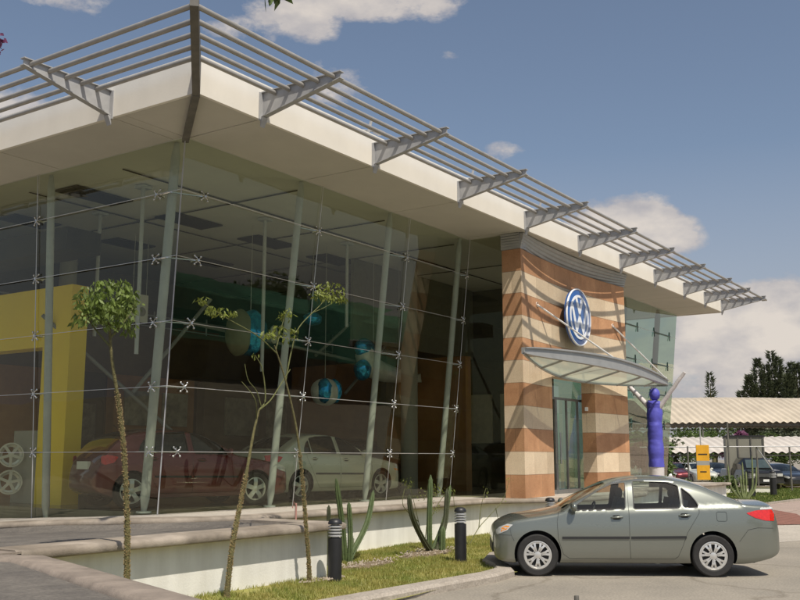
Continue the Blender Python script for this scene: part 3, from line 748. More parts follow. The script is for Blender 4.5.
# downlights seen glowing inside
for (x, y, z) in [(11.9, 3.05, 3.55), (13.3, 2.6, 3.7)]:
    m = MB(); m.lathe([(.05, 0), (.09, .1), (.09, .14), (.02, .16)], 12, (x, y, z)); m.tube([(x, y, z + .15), (x, y, 4.8)], .008, 5)
    o = m.build('spotlight', m_chrome, smooth=50); tag(o, 'small glowing spotlight hung %s behind the glass' % ('right of the round column' if x > 12.5 else 'just beside the round column'), 'spotlight', 'hanging spotlights')
    b = MB(); b.ball((x, y, z - .005), .04, 8, 6); bo = b.build('bulb', M('bulb', (1, .9, .7), .5, emis=((1, .85, .6), 9)), parent=o)

# yellow portal inside
ya = empty('yellow_arch', (1.5, 5, F)); tag(ya, 'bright yellow painted arch standing just inside the left glass wall', 'arch')
def ybox(*a, name='column'):
    m = MB(); m.box(*a); build_in(m, name, m_yellow, ya)
ybox(1.1, 1.5, 3.95, 4.8, F - .1, 3.98)
ybox(1.1, 1.5, 3.95, 12.0, 3.98, 5.2, name='beam')

# ------------------------------------------------------------------ stone portal
portal = empty('stone_portal', (12.2, -1.8, F)); tag(portal, 'orange and cream banded stone entrance portal with metal cornice', 'portal')
PX0, PX1 = 9.0, 15.45; PM = (PX0 + PX1) / 2; PH = (PX1 - PX0) / 2
def yf(x, w=.19): return -2.05 + w * (1 - ((x - PM) / PH) ** 2)
def curved_block(xa, xb, za, zb, yb, w=.19, n=14, y_off=0.):
    m = MB(); xs = [xa + (xb - xa) * i / n for i in range(n + 1)]
    fr = [(x, yf(x, w) + y_off) for x in xs]
    m.prism(fr + [(xb, yb), (xa, yb)], 2, za, zb); return m
build_in(curved_block(PX0, 10.85, F - .003, 3.75, -1.55, n=7), 'pillar', m_stone, portal)
build_in(curved_block(13.5, PX1, F - .003, 3.75, -1.5, n=8), 'pillar', m_stone, portal)
build_in(curved_block(PX0, PX1, 3.75, 6.62, -1.55, n=28), 'banded_wall', m_stone, portal)
# cornice: stepped ribs, lower ones set deeper in the middle
m = MB(); n = 30; nr = 6
xs = [PX0 - .03 + (PX1 - PX0 + .06) * i / n for i in range(n + 1)]
prof = []
for k in range(nr):
    z0 = k / nr; z1 = (k + 1) / nr
    prof += [(z0 + .01, .0 + .035 * k), (z1 - .05, .012 + .035 * k), (z1 - .04, -.02 + .035 * k)]
vs = []; fs = []
for x in xs:
    q = 1 - ((x - PM) / (PH + .03)) ** 2
    zb = 6.62 - .17 * q
    for (zr, out) in prof:
        z = zb + (6.997 - zb) * zr
        y = -2.06 + q * (.40 - .20 * zr) - out * .5
        vs.append((x, y, z))
    vs.append((x, -1.54, 6.997)); vs.append((x, -1.54, zb))
q_ = len(prof) + 2
for i in range(n):
    for k in range(q_): fs.append((i * q_ + k, i * q_ + (k + 1) % q_, (i + 1) * q_ + (k + 1) % q_, (i + 1) * q_ + k))
fs.append(tuple(range(q_))); fs.append(tuple(n * q_ + k for k in range(q_ - 1, -1, -1)))
m.add(vs, fs); build_in(m, 'cornice', m_cornice, portal, smooth=25)
# side return of the cornice
m = MB()
for k in range(6):
    z0 = 6.628 + k * .0615; m.box(PX0 - .035 - .008 * k, PX0 + .3, -2.045, -1.56, z0, z0 + .052)
build_in(m, 'cornice', m_cornice, portal)
# soffit joint strip over the recess
# entrance doors
dm = M('door_frame', (.25, .25, .24), .4, metal=.5)
q = MB(); q.add([(10.5, -1.36, F + .12), (14.2, -1.36, F + .12), (14.2, -1.36, 3.9), (10.5, -1.36, 3.9)], [(0, 1, 2, 3)]); build_in(q, 'glass_door', m_facade_glass, portal)
m = MB()
for x in (10.5, 11.3, 12.0, 12.06, 12.7, 13.4, 14.1): m.box(x, x + .05, -1.42, -1.37, F, 3.3)
m.box(10.55, 14.1, -1.415, -1.375, 3.25, 3.31); m.box(10.55, 14.1, -1.415, -1.375, F, F + .1)
build_in(m, 'door_frame', dm, portal)
m = MB(); m.tube([(11.9, -1.47, 1.6), (11.9, -1.47, 2.4)], .02, 8); m.tube([(12.18, -1.47, 1.6), (12.18, -1.47, 2.4)], .02, 8); build_in(m, 'handle', m_chrome, portal)
m = MB(); m.box(13.47, 13.5, -1.68, -1.6, 3.0, 3.1); build_in(m, 'card_reader', m_white, portal)

# canopy
can = empty('entrance_canopy', (12.3, -2.3, 3.8)); tag(can, 'almond shaped steel and frosted glass canopy hung on rods over the entrance', 'canopy')
cx0, cx1 = 7.75, 16.9
def can_front(t): return V3((cx0 + (cx1 - cx0) * t, -2.72 - .30 * math.sin(math.pi * t), 4.03 - .12 * t + .10 * math.sin(math.pi * t)))
def can_back(t): return V3((cx0 + (cx1 - cx0) * t, -2.72 + .85 * math.sin(math.pi * t), 3.98 - .14 * t - .16 * math.sin(math.pi * t)))
n = 28
m = MB(); vs = []; fs = []
for i in range(n + 1):
    t = i / n; a = can_front(t); b = can_back(t)
    for j in range(7):
        p = a.lerp(b, j / 6); p.z += .0; vs.append(p)
for i in range(n):
    for j in range(6): fs.append((i * 7 + j, i * 7 + j + 1, (i + 1) * 7 + j + 1, (i + 1) * 7 + j))
m.add(vs, fs); build_in(m, 'glass', m_canopy_glass, can, smooth=60)
def edge_beam(fn, h, t_, up):
    m = MB(); rings = []
    for i in range(n + 1):
        t = i / n; p = fn(t); hh = h * (.45 + .55 * math.sin(math.pi * min(max(t, .0), 1)) ** .6)
        rings.append([(p.x, p.y - t_ / 2, p.z + up - hh / 2), (p.x, p.y - t_ / 2, p.z + up - hh * .36), (p.x, p.y - t_ / 8, p.z + up - hh * .33), (p.x, p.y - t_ / 8, p.z + up + hh * .33), (p.x, p.y - t_ / 2, p.z + up + hh * .36), (p.x, p.y - t_ / 2, p.z + up + hh / 2), (p.x, p.y + t_ / 2, p.z + up + hh / 2), (p.x, p.y + t_ / 2, p.z + up - hh / 2)])
    vs = [v for r_ in rings for v in r_]; q = 8
    fs = [(i * q + k, i * q + (k + 1) % q, (i + 1) * q + (k + 1) % q, (i + 1) * q + k) for i in range(n) for k in range(q)]
    fs += [tuple(range(q)), tuple(n * q + k for k in range(q - 1, -1, -1))]
    m.add(vs, fs); return m
m_canopy_steel = M('canopy_steel', (.34, .34, .33), .4, metal=.2, var=.1, scale=3)
build_in(edge_beam(can_front, .31, .12, .02), 'front_beam', m_canopy_steel, can, smooth=30)
build_in(edge_beam(can_back, .09, .05, 0), 'rear_beam', m_canopy_steel, can, smooth=30)
for t in (.2, .38, .56, .74, .88):
    m = MB(); a = can_front(t); b = can_back(t); m.tube([a + V3((0, 0, -.05)), b + V3((0, 0, -.03))], .028, 6); build_in(m, 'rib', m_canopy_steel, can, smooth=50)
for (wx, wz, t) in ((10.0, 5.42, .50), (14.7, 5.42, .985)):
    m = MB(); a = V3((wx, yf(wx), wz)); b = can_front(t) + V3((0, .02, .14))
    m.tube([a, b], .022, 6); m.lathe([(.06, -.02), (.06, .02)], 10, a, (0, -1, 0)); m.box(b.x - .04, b.x + .04, b.y - .03, b.y + .03, b.z - .1, b.z + .03)
    build_in(m, 'rod', M('white_rod', (.72, .70, .66), .4), can, smooth=50)

# emblem
EC = V3((12.02, -2.02, 5.33))
em = empty('round_emblem', EC); tag(em, 'blue and silver round emblem with interlocked V and W on the stone wall', 'emblem')
m_eb = M('emblem_blue', (.02, .10, .33), .35, var=.08, scale=2, coat=1)
m_es = M('emblem_silver', (.80, .81, .82), .35, metal=.0, var=.05, scale=3)
ER = .75
m2 = MB(); m2.lathe([(ER * .99, 0.105), (ER, 0.105), (ER, .13), (ER * .98, .143), (ER * .955, .14), (ER * .95, .12)], 64, (0, 0, 0), (0, -1, 0)); m2.build('rim', m_es, parent=em, smooth=50)
m = MB(); m.lathe([(0, .05), (ER * .985, .05), (ER * .985, .11), (ER * .945, .13), (ER * .5, .145), (0, .15)], 64, (0, 0, 0), (0, -1, 0)); m.build('disc', m_eb, parent=em, smooth=50)
m = MB(); m.lathe([(ER * .68, .13), (ER * .682, .150), (ER * .765, .148), (ER * .768, .125)], 64, (0, 0, 0), (0, -1, 0)); m.build('ring', m_es, parent=em, smooth=30)
def stroke_poly(pts, wd):
    """mitred polyline stroke as convex quads"""
    m = MB(); P = [V3((a, 0, b)) for a, b in pts]; L_ = []; Rr = []
    for i, p in enumerate(P):
        a = (P[i] - P[i - 1]).normalized() if i else None; b = (P[i + 1] - P[i]).normalized() if i < len(P) - 1 else None
        a = a or b; b = b or a
        na = V3((-a.z, 0, a.x)); nb = V3((-b.z, 0, b.x)); mm = (na + nb).normalized(); k = min(2.4, 1 / max(.1, mm.dot(na)))
        L_.append(p + mm * wd * k); Rr.append(p - mm * wd * k)
    for i in range(len(P) - 1):
        q = [L_[i], L_[i + 1], Rr[i + 1], Rr[i]]
        m.add([v * ER + V3((0, -.14, 0)) for v in q] + [v * ER + V3((0, -.152, 0)) for v in q], [(0, 1, 2, 3), (7, 6, 5, 4), (0, 4, 5, 1), (1, 5, 6, 2), (2, 6, 7, 3), (3, 7, 4, 0)])
    return m
stroke_poly([(-.25, .64), (0, .14), (.25, .64)], .078).build('letter', m_es, parent=em)
stroke_poly([(-.58, .36), (-.27, -.48), (0, .0), (.27, -.48), (.58, .36)], .078).build('letter', m_es, parent=em)
m = MB(); m.tube([(0, 0, 0), (0, .3, 0)], .2, 12); m.build('mounting', m_darksteel, parent=em)

# ------------------------------------------------------------------ cars
def pchip(xs, ys):
    xs = np.array(xs, float); ys = np.array(ys, float); h = np.diff(xs); d = np.diff(ys) / h
    m = np.zeros(len(xs)); m[0] = d[0]; m[-1] = d[-1]
    for i in range(1, len(xs) - 1):
        if d[i - 1] * d[i] > 0:
            w1 = 2 * h[i] + h[i - 1]; w2 = h[i] + 2 * h[i - 1]; m[i] = (w1 + w2) / (w1 / d[i - 1] + w2 / d[i])
    def f(x):
        x = min(max(x, xs[0]), xs[-1]); i = min(int(np.searchsorted(xs, x, side='right')) - 1, len(xs) - 2); i = max(i, 0)
        t = (x - xs[i]) / h[i]
        return float((2 * t**3 - 3 * t**2 + 1) * ys[i] + (t**3 - 2 * t**2 + t) * h[i] * m[i] + (-2 * t**3 + 3 * t**2) * ys[i + 1] + (t**3 - t**2) * h[i] * m[i + 1])
    return f

class Car:
    def __init__(s, P):
        s.P = P; s.L = P['L']
        s.zt = pchip(*zip(*P['top'])); s.zb = pchip(*zip(*P['bot'])); s.w = pchip(*zip(*P['w'])); s.belt = pchip(*zip(*P['belt']))
        s.fac = pchip([0, .16, .26, .42, .6, .74, .86, 1.0], [.90, .935, .97, .995, 1.0, .993, .975, .945])
        s.tum = P.get('tum', .40)
    def ys(s, x, z, inset=0):
        w = s.w(x); b = s.belt(x)
        if z <= b: y = w * s.fac(max(0, z / b))
        else:
            y0 = w * s.fac(1.0); dz = z - b
            y = y0 - .018 * min(1, dz / .03) - dz * (s.tum - .05 + .12 * dz / .5)
        return max(y - inset, .01)
    def crown(s, x): return .045 if s.zt(x) > s.belt(x) + .12 else .055
    def ztop(s, x, y):
        zt = s.zt(x); y0 = s.ys(x, zt - .04); return zt - s.crown(x) * min(1.3, (abs(y) / y0)) ** 2
    def ring(s, x, inset=0., zlo=None, zcap=None):
        zt = s.zt(x) - inset; zb = s.zb(x) + inset
        if zlo is not None: zb = zlo
        cr = s.crown(x); zs = zt - cr
        r = min(.06, (zs - zb) * .3); pts = []
        nS = 22
        y0 = s.ys(x, zb, inset)
        pts += [(0, zb), (y0 * .5, zb), (y0 * .93, zb), (y0 * .985, zb + .012)]
        for i in range(1, nS + 1):
            z = zb + .02 + (zs - r - zb - .02) * i / nS; pts.append((s.ys(x, z, inset), z))
        ya = s.ys(x, zs - r, inset); 
        slope = (s.ys(x, zs - r - .02, inset) - ya) / .02
        ye = max(ya - r * (1.0 + max(0, slope) * .8), .02)
        for i in range(1, 5):
            t = i / 4 * math.pi / 2; pts.append((ye + (ya - ye) * math.cos(t) - 0, zs - r + r * math.sin(t) * (1)))
        for i in range(1, 11):
            y = ye * (1 - i / 10); pts.append((y, zt - cr * (y / ye) ** 2))
        return pts
    def solid(s, inset=0., x0=None, x1=None, zlo=None, n=120, mats=None):
        x0 = 0 if x0 is None else x0; x1 = s.L if x1 is None else x1
        m = MB(); vs = []; fs = []; rings = []
        for i in range(n + 1):
            t = i / n
            if inset == 0: x = x0 + (x1 - x0) * (t - .045 * math.sin(4 * math.pi * t) / 1.0 if False else .5 - .5 * math.cos(math.pi * t)) * 1.0 if False else x0 + (x1 - x0) * (t * .75 + .25 * (.5 - .5 * math.cos(math.pi * t)))
            else: x = x0 + (x1 - x0) * t
            rg_ = s.ring(x, inset, zlo); rings.append([(x, -y, z) for y, z in rg_] + [(x, y, z) for y, z in rg_[-2:0:-1]])
        q = len(rings[0]); vs = [v for r_ in rings for v in r_]
        for i in range(n):
            for k in range(q): fs.append((i * q + k, i * q + (k + 1) % q, (i + 1) * q + (k + 1) % q, (i + 1) * q + k))
        fs.append(tuple(range(q - 1, -1, -1))); fs.append(tuple(n * q + k for k in range(q)))
        m.add(vs, fs); return m
    def patch(s, poly, side, off=.004, step=.05, thick=0.0, fn=None):
        """polygon in (x,z) laid on the flank"""
        bm = bmesh.new(); vv = [bm.verts.new((x, 0, z)) for x, z in poly]; bm.faces.new(vv)
        xs = [p[0] for p in poly]; zs = [p[1] for p in poly]
        for k in range(int((max(xs) - min(xs)) / step) + 1):
            x = min(xs) + (k + .5) * step; bmesh.ops.bisect_plane(bm, geom=bm.verts[:] + bm.edges[:] + bm.faces[:], plane_co=(x, 0, 0), plane_no=(1, 0, 0))
        for k in range(int((max(zs) - min(zs)) / step) + 1):
            z = min(zs) + (k + .5) * step; bmesh.ops.bisect_plane(bm, geom=bm.verts[:] + bm.edges[:] + bm.faces[:], plane_co=(0, 0, z), plane_no=(0, 0, 1))
        m = MB(); bm.verts.index_update()
        vs = [(v.co.x, side * (s.ys(v.co.x, v.co.z) + off), v.co.z) for v in bm.verts]
        fs = [tuple(v.index for v in f.verts) for f in bm.faces]
        m.add(vs, fs)
        if thick:
            k = len(vs); be = [e for e in bm.edges if len(e.link_faces) == 1]
            vs2 = [(v[0], v[1] - side * thick, v[2]) for v in vs]
            m.v += vs2
            for e in be:
                a, b = e.verts[0].index, e.verts[1].index; m.f.append((a, b, b + k, a + k)); m.m.append(0)
        bm.free(); return m
    def line(s, pts, side, wd=.0042, off=.0025, step=.04):
        """thin dark seam following (x,z) points on the flank"""
        m = MB(); dense = []
        for (x0, z0), (x1, z1) in zip(pts, pts[1:]):
            k = max(1, int(math.hypot(x1 - x0, z1 - z0) / step))
            dense += [(x0 + (x1 - x0) * i / k, z0 + (z1 - z0) * i / k) for i in range(k)]
        dense.append(pts[-1]); vs = []
        for i, (x, z) in enumerate(dense):
            a = dense[max(0, i - 1)]; b = dense[min(len(dense) - 1, i + 1)]; dx, dz = b[0] - a[0], b[1] - a[1]; l = math.hypot(dx, dz) or 1
            nx_, nz_ = -dz / l * wd / 2, dx / l * wd / 2
            for sg in (-1, 1):
                X, Z = x + nx_ * sg, z + nz_ * sg; vs.append((X, side * (s.ys(X, Z) + off), Z))
        m.add(vs, [(2 * i, 2 * i + 1, 2 * i + 3, 2 * i + 2) for i in range(len(dense) - 1)]); return m

def rounded(poly, r=.03, n=4):
    out = []
    N_ = len(poly)
    for i in range(N_):
        p = V3((*poly[i], 0)); a = V3((*poly[i - 1], 0)); b = V3((*poly[(i + 1) % N_], 0))
        da = (a - p); db = (b - p); ra = min(r, da.length * .4); rb = min(r, db.length * .4)
        pa = p + da.normalized() * ra; pb = p + db.normalized() * rb
        for k in range(n + 1):
            t = k / n; q = pa * (1 - t) ** 2 + p * 2 * t * (1 - t) + pb * t ** 2; out.append((q.x, q.y))
    return out

def boolean(o, cutters, op='DIFFERENCE'):
    for c in cutters:
        md = o.modifiers.new('b', 'BOOLEAN'); md.object = c; md.operation = op; md.solver = 'EXACT'
        try: md.material_mode = 'TRANSFER'
        except Exception: pass
    dg = bpy.context.evaluated_depsgraph_get(); dg.update()
    me = bpy.data.meshes.new_from_object(o.evaluated_get(dg), depsgraph=dg)
    o.modifiers.clear(); old = o.data; o.data = me; bpy.data.meshes.remove(old)
    for c in cutters:
        d_ = c.data; bpy.data.objects.remove(c); bpy.data.meshes.remove(d_)

def make_wheel(parent, x, y, side, r, rim_r, spokes, kind, zc=None):
    """side -1: left flank (outer face towards -Y)"""
    w_ = empty('wheel', (x, y, r)); w_.parent = parent
    ax = (0, side, 0); tw = .10
    m = MB(); m.lathe([(rim_r + .005, -tw), (r * .93, -tw), (r, -tw * .7), (r, tw * .7), (r * .985, tw * .88), (r * .93, tw), (rim_r + .02, tw * .97), (rim_r, tw * .8), (rim_r, -tw)], 40, (0, 0, 0), ax)
    m.build('tyre', m_rubber, parent=w_, smooth=35)
    m = MB()
    m.lathe([(rim_r + .006, tw * .78), (rim_r + .004, tw * .9), (rim_r - .012, tw * .92), (rim_r - .022, tw * .78), (rim_r - .03, .0)], 40, (0, 0, 0), ax)
    u0 = V3((1, 0, 0)); u1 = V3((0, 0, 1)); nn = V3(ax)
    def P(rad, ang, h): return (u0 * math.cos(ang) + u1 * math.sin(ang)) * rad + nn * h
    for k in range(spokes):
        a = 2 * math.pi * (k + .25) / spokes
        for (da0, da1, wd0, wd1) in ([(-.06, -.20, .013, .013), (.06, .20, .013, .013)] if kind == 'double' else [(0, 0, .040, .030)]):
            p0 = P(rim_r * .22, a + da0, tw * .93); p1 = P(rim_r * .60, a + (da0 + da1) / 2, tw * .99); p2 = P(rim_r * .97, a + da1, tw * .84)
            tdir = (-u0 * math.sin(a) + u1 * math.cos(a))
            for (q0, q1, wa, wb) in ((p0, p1, wd0, (wd0 + wd1) / 2 * 1.15), (p1, p2, (wd0 + wd1) / 2 * 1.15, wd1 * 1.5)):
                vs = [q0 - tdir * wa, q0 + tdir * wa, q1 + tdir * wb, q1 - tdir * wb]
                m.add(vs + [v - nn * .03 for v in vs], [(0, 1, 2, 3), (7, 6, 5, 4), (0, 4, 5, 1), (1, 5, 6, 2), (2, 6, 7, 3), (3, 7, 4, 0)])
    m.lathe([(0, tw * .99), (rim_r * .13, tw * .98), (rim_r * .25, tw * .93), (rim_r * .27, tw * .6)], 20, (0, 0, 0), ax)
    for k in range(5):
        c = P(rim_r * .34, 2 * math.pi * k / 5, tw * .82); m.ball(c, .012, 6, 4)
    if kind == 'double':   # full cover: outer band
        m.lathe([(rim_r * .82, tw * .86), (rim_r * .97, tw * .88)], 40, (0, 0, 0), ax)
    m.build('rim', m_rim, parent=w_, smooth=35)
    m = MB(); m.lathe([(0, tw * .45), (rim_r * .95, tw * .45)], 30, (0, 0, 0), ax); m.build('brake_disc', m_trim, parent=w_)
    return w_

def make_car(name, P, paint, loc, rz, label, group=None, glass=None, cat='car', rims='double', nsp=7, inside=True):
    glass = glass or m_car_glass
    root = empty(name, (0, 0, 0)); tag(root, label, cat, group)
    c = Car(P)
    body = c.solid(n=P.get('n', 120)).build('body', [paint, m_trim], parent=root, smooth=30)
    cut = []
    # cabin hollow
    xa, xb = P['cab']
    cut.append(c.solid(inset=.035, x0=xa, x1=xb, zlo=.36, n=50).build('cut', m_trim))
    for xw in P['wheels']:
        for sd_ in (-1, 1):
            m = MB(); m.lathe([(0, -.2), (P['arch'], -.2), (P['arch'], .22), (0, .22)], 40, (xw, sd_ * (c.w(xw) - .08), P['wr'] + .015), (0, 1, 0)); cut.append(m.build('cut', m_trim))
    for poly in P['side_win']:
        m = MB(); m.prism(rounded(poly, P.get('wround', .03)), 1, -1.3, 1.3); cut.append(m.build('cut', m_trim))
    for poly in P['screens']:
        m = MB(); m.prism(rounded(poly, .06), 2, .9, 2.2); cut.append(m.build('cut', m_trim))
    boolean(body, cut)
    for p in body.data.polygons: p.use_smooth = True
    body.data.set_sharp_from_angle(angle=R(28))
    # glass
    for poly in P['side_win']:
        big = rounded(poly, P.get('wround', .03))
        for sd_ in (-1, 1):
            o = c.patch(big, sd_, off=-.014).build('window', glass, parent=root, smooth=60)
            # black rubber surround
            ln = c.line(big + [big[0]], sd_, wd=.014, off=.003, step=.06).build('seal', m_trim, parent=o)
    for poly in P['screens']:
        bm = bmesh.new(); vv = [bm.verts.new((x, y, 0)) for x, y in rounded(poly, .06)]; bm.faces.new(vv)
        for k in range(24): bmesh.ops.bisect_plane(bm, geom=bm.verts[:] + bm.edges[:] + bm.faces[:], plane_co=(0, -.8 + k * .07, 0), plane_no=(0, 1, 0))
        xs = [p[0] for p in poly]
        for k in range(12): bmesh.ops.bisect_plane(bm, geom=bm.verts[:] + bm.edges[:] + bm.faces[:], plane_co=(min(xs) + (max(xs) - min(xs)) * (k + .5) / 12, 0, 0), plane_no=(1, 0, 0))
        bm.verts.index_update(); m = MB(); m.add([(v.co.x, v.co.y, c.ztop(v.co.x, v.co.y) - .006) for v in bm.verts], [tuple(v.index for v in f.verts) for f in bm.faces]); bm.free()
        m.build('windscreen', m_screen_glass, parent=root, smooth=60)
    # seams, mouldings, handles
    for sd_ in (-1, 1):
        for ln in P['seams']: c.line(ln, sd_).build('panel_gap', m_seam, parent=root)
        for ln in P.get('mould', []):
            c.patch([(ln[0], ln[2]), (ln[1], ln[3]), (ln[1], ln[3] + .036), (ln[0], ln[2] + .036)], sd_, off=.014, thick=.016).build('side_moulding', m_trim, parent=root, smooth=40)
        for (hx, hz) in P.get('handles', []):
            m = MB(); y = sd_ * (c.ys(hx, hz) + .03)
            m.tube([(hx - .09, y - sd_ * .03, hz), (hx - .07, y, hz + .003), (hx + .05, y, hz + .006), (hx + .08, y - sd_ * .03, hz + .006)], [.012, .014, .014, .012], 8)
            m.build('door_handle', paint, parent=root, smooth=60)
            m = MB(); m.add(c.patch(rounded([(hx - .07, hz - .03), (hx + .05, hz - .03), (hx + .05, hz + .035), (hx - .07, hz + .035)], .03), sd_, off=.002).v, c.patch(rounded([(hx - .07, hz - .03), (hx + .05, hz - .03), (hx + .05, hz + .035), (hx - .07, hz + .035)], .03), sd_, off=.002).f)
            m.build('handle_recess', m_seam, parent=root)
        # mirror
        mx_, mz_ = P['mirror']; m = MB(); y = sd_ * (c.ys(mx_, mz_) + .10)
        m.ball((mx_, y, mz_ + .04), .1, 14, 9, (.55, 1.05, .72)); m.tube([(mx_ - .03, y - sd_ * .14, mz_ - .02), (mx_, y - sd_ * .03, mz_)], [.04, .03], 8)
        m.build('mirror', paint if P.get('mir_paint', 1) else m_trim, parent=root, smooth=60)
        for poly, mt, nm in P['lights']:
            c.patch(rounded(poly, .02), sd_, off=.006, step=.03, thick=.02).build(nm, mt, parent=root, smooth=60)
        # wheel arch lips
    if 'fuel' in P:
        fx, fz, fr = P['fuel']; q = rounded([(fx - fr, fz - fr * .9), (fx + fr, fz - fr * .9), (fx + fr, fz + fr * .9), (fx - fr, fz + fr * .9)], .03)
        c.line(q + [q[0]], -1, wd=.005).build('fuel_flap', m_seam, parent=root)
    # underside and wheels
    for xw in P['wheels']:
        for sd_ in (-1, 1): make_wheel(root, xw, sd_ * (c.w(xw) - .125), sd_, P['wr'], P['rim'], nsp, rims)
    m = MB(); m.box(.35, c.L - .4, -.6, .6, .19, .24); m.build('underbody', m_trim, parent=root)
    for (bx0, bx1, bz0, bz1, yb) in P.get('plates', []):
        pass
    if inside:
        for sy in (-.36, .36):
            for sx, lean in ((P['seats'][0], .16), (P['seats'][1], .14)):
                m = MB(); m.obox((sx, sy, .52), (.24, 0, .02), (0, .23, 0), (-.01, 0, .08)); m.obox((sx + .28, sy, .82), (.06, 0, -.01), (0, .22, 0), (lean * .55, 0, .30)); m.ball((sx + .36, sy, 1.19), .1, 12, 8, (.5, 1.25, .9)); 
                m.tube([(sx + .35, sy, 1.0), (sx + .36, sy, 1.15)], .02, 6)
                o = m.build('seat', m_seat, parent=root, smooth=60)
        m = MB(); m.prism([(P['cab'][0] + .05, .5), (P['cab'][0] + .05, .93), (P['cab'][0] + .35, .95), (P['cab'][0] + .5, .86), (P['cab'][0] + .45, .5)], 1, -.68, .68); m.build('dashboard', m_trim, parent=root)
        m = MB(); tr = [V3((P['cab'][0] + .62, -.36, .9)) + V3((.18 * .35 * math.sin(t), .18 * math.cos(t), .18 * math.sin(t))) for t in [2 * math.pi * k / 24 for k in range(25)]]
        m.tube(tr, .013, 6); m.build('steering_wheel', m_trim, parent=root, smooth=60)
    # rear and front fascia details
    for fn in P.get('extras', []): fn(root, c, paint)
    root.location = loc; root.rotation_euler.z = rz
    return root

def tail_extras(root, c, paint):
    L_ = c.L
    m = MB(); m.box(L_ - .075, L_ - .02, -.28, .28, .70, .84); m.build('licence_plate', m_white, parent=root)
    m = MB(); m.box(-.004, .03, -.5, .5, .33, .47); m.build('grille', m_trim, parent=root)
    m = MB(); m.tube([(3.35, 0, 1.445), (3.42, 0, 1.50)], .006, 5); m.build('aerial', m_trim, parent=root)

sedan_P = dict(L=4.54,
    top=[(0, .60), (.03, .69), (.10, .745), (.30, .82), (.6, .885), (.95, .94), (1.22, .995), (1.45, 1.13), (1.75, 1.285), (2.0, 1.395), (2.25, 1.455), (2.55, 1.482), (2.85, 1.478), (3.12, 1.445), (3.35, 1.385), (3.62, 1.27), (3.86, 1.165), (4.0, 1.12), (4.2, 1.105), (4.38, 1.10), (4.445, 1.03), (4.49, .86), (4.54, .62)],
    bot=[(0, .40), (.06, .27), (.2, .21), (.5, .19), (3.9, .19), (4.3, .25), (4.48, .33), (4.54, .42)],
    w=[(0, .45), (.03, .56), (.09, .66), (.2, .745), (.4, .805), (.8, .842), (1.4, .852), (3.3, .852), (3.8, .84), (4.15, .80), (4.35, .745), (4.46, .68), (4.52, .60), (4.54, .50)],
    belt=[(0, .66), (.3, .80), (.9, .89), (1.3, .935), (2.2, .96), (3.2, .985), (3.8, 1.01), (4.54, 1.0)],
    cab=(1.12, 3.95), wheels=(.87, 3.47), arch=.35, wr=.310, rim=.205, seats=(1.95, 2.78),
    side_win=[[(1.37, .965), (2.20, .985), (2.24, 1.385), (2.02, 1.355), (1.82, 1.265), (1.60, 1.135)],
              [(2.33, .99), (3.03, 1.005), (3.03, 1.335), (2.86, 1.39), (2.35, 1.405)],
              [(3.07, 1.006), (3.30, 1.015), (3.27, 1.10), (3.19, 1.21), (3.07, 1.31)]],
    screens=[[(1.27, -.60), (1.27, .60), (1.96, .50), (1.96, -.50)], [(3.32, -.47), (3.32, .47), (3.93, .55), (3.93, -.55)]],
    seams=[[(1.20, .955), (1.17, .8), (1.18, .55), (1.25, .33), (1.34, .265)], [(2.265, 1.39), (2.25, .98), (2.24, .5), (2.25, .265)],
           [(3.30, 1.02), (3.29, .93), (3.20, .8), (3.10, .65), (3.02, .45), (2.95, .30), (2.9, .265)], [(1.34, .265), (2.9, .265)],
           [(.42, .72), (.45, .60), (.52, .52)], [(3.86, .52), (4.0, .69), (4.15, .72), (4.4, .71)], [(.16, .60), (.45, .60)],
           [(1.21, .955), (1.35, .955)]],
    mould=[(1.24, 2.235, .55, .555), (2.265, 3.08, .555, .565)],
    handles=[(2.07, .865), (3.08, .895)], mirror=(1.42, .98), fuel=(3.62, .885, .075),
    lights=[([(.10, .60), (.34, .665), (.50, .755), (.36, .765), (.16, .715), (.07, .66)], m_clearlens, 'headlight'),
            ([(.19, .64), (.34, .68), (.42, .735), (.33, .742), (.22, .71)], m_amber, 'indicator'),
            ([(3.99, .935), (4.12, .865), (4.28, .825), (4.43, .815), (4.44, .93), (4.40, .985), (4.15, .975)], m_redlens, 'taillight'),
            ([(4.20, .985), (4.40, .99), (4.43, 1.01), (4.36, 1.035), (4.24, 1.02)], m_clearlens, 'taillight')],
    extras=[tail_extras])
m_sedan_paint = car_paint('sage_grey_paint', (.20, .215, .185))
# axles at (2.54,-5.53) front and (3.87,-7.71) rear on the near side; the car's nose looks back towards the lawn
hd = V3((-1.33, 2.18, 0)).normalized()       # heading (towards nose)
rzc = math.atan2(-hd.y, -hd.x)              # car local +X runs nose -> tail
car = make_car('parked_sedan', sedan_P, m_sedan_paint, (0, 0, 0), rzc, 'grey green four door sedan parked with its nose at the lawn kerb', rims='double', nsp=7)
# near flank: local side whose outward normal faces the camera
xl = V3((math.cos(rzc), math.sin(rzc), 0)); yl = V3((-math.sin(rzc), math.cos(rzc), 0))
front_contact = V3((2.54, -5.53, 0))
near = -1 if (-yl).dot(C - front_contact) > 0 else 1
car.location = front_contact - xl * .87 - yl * near * .76
car.location.z = 0
def squash(o):
    for ch in kids(o):
        if ch.type == 'MESH' and ch.location.length < .01:
            for v in ch.data.vertices:
                if v.co.x < .62: v.co.x = .62 - (.62 - v.co.x) * .66
        squash(ch)
for ch in kids(car):
    if ch.type == 'MESH':
        for v in ch.data.vertices:
            if v.co.x < .52: v.co.x = .52 - (.52 - v.co.x) * .60

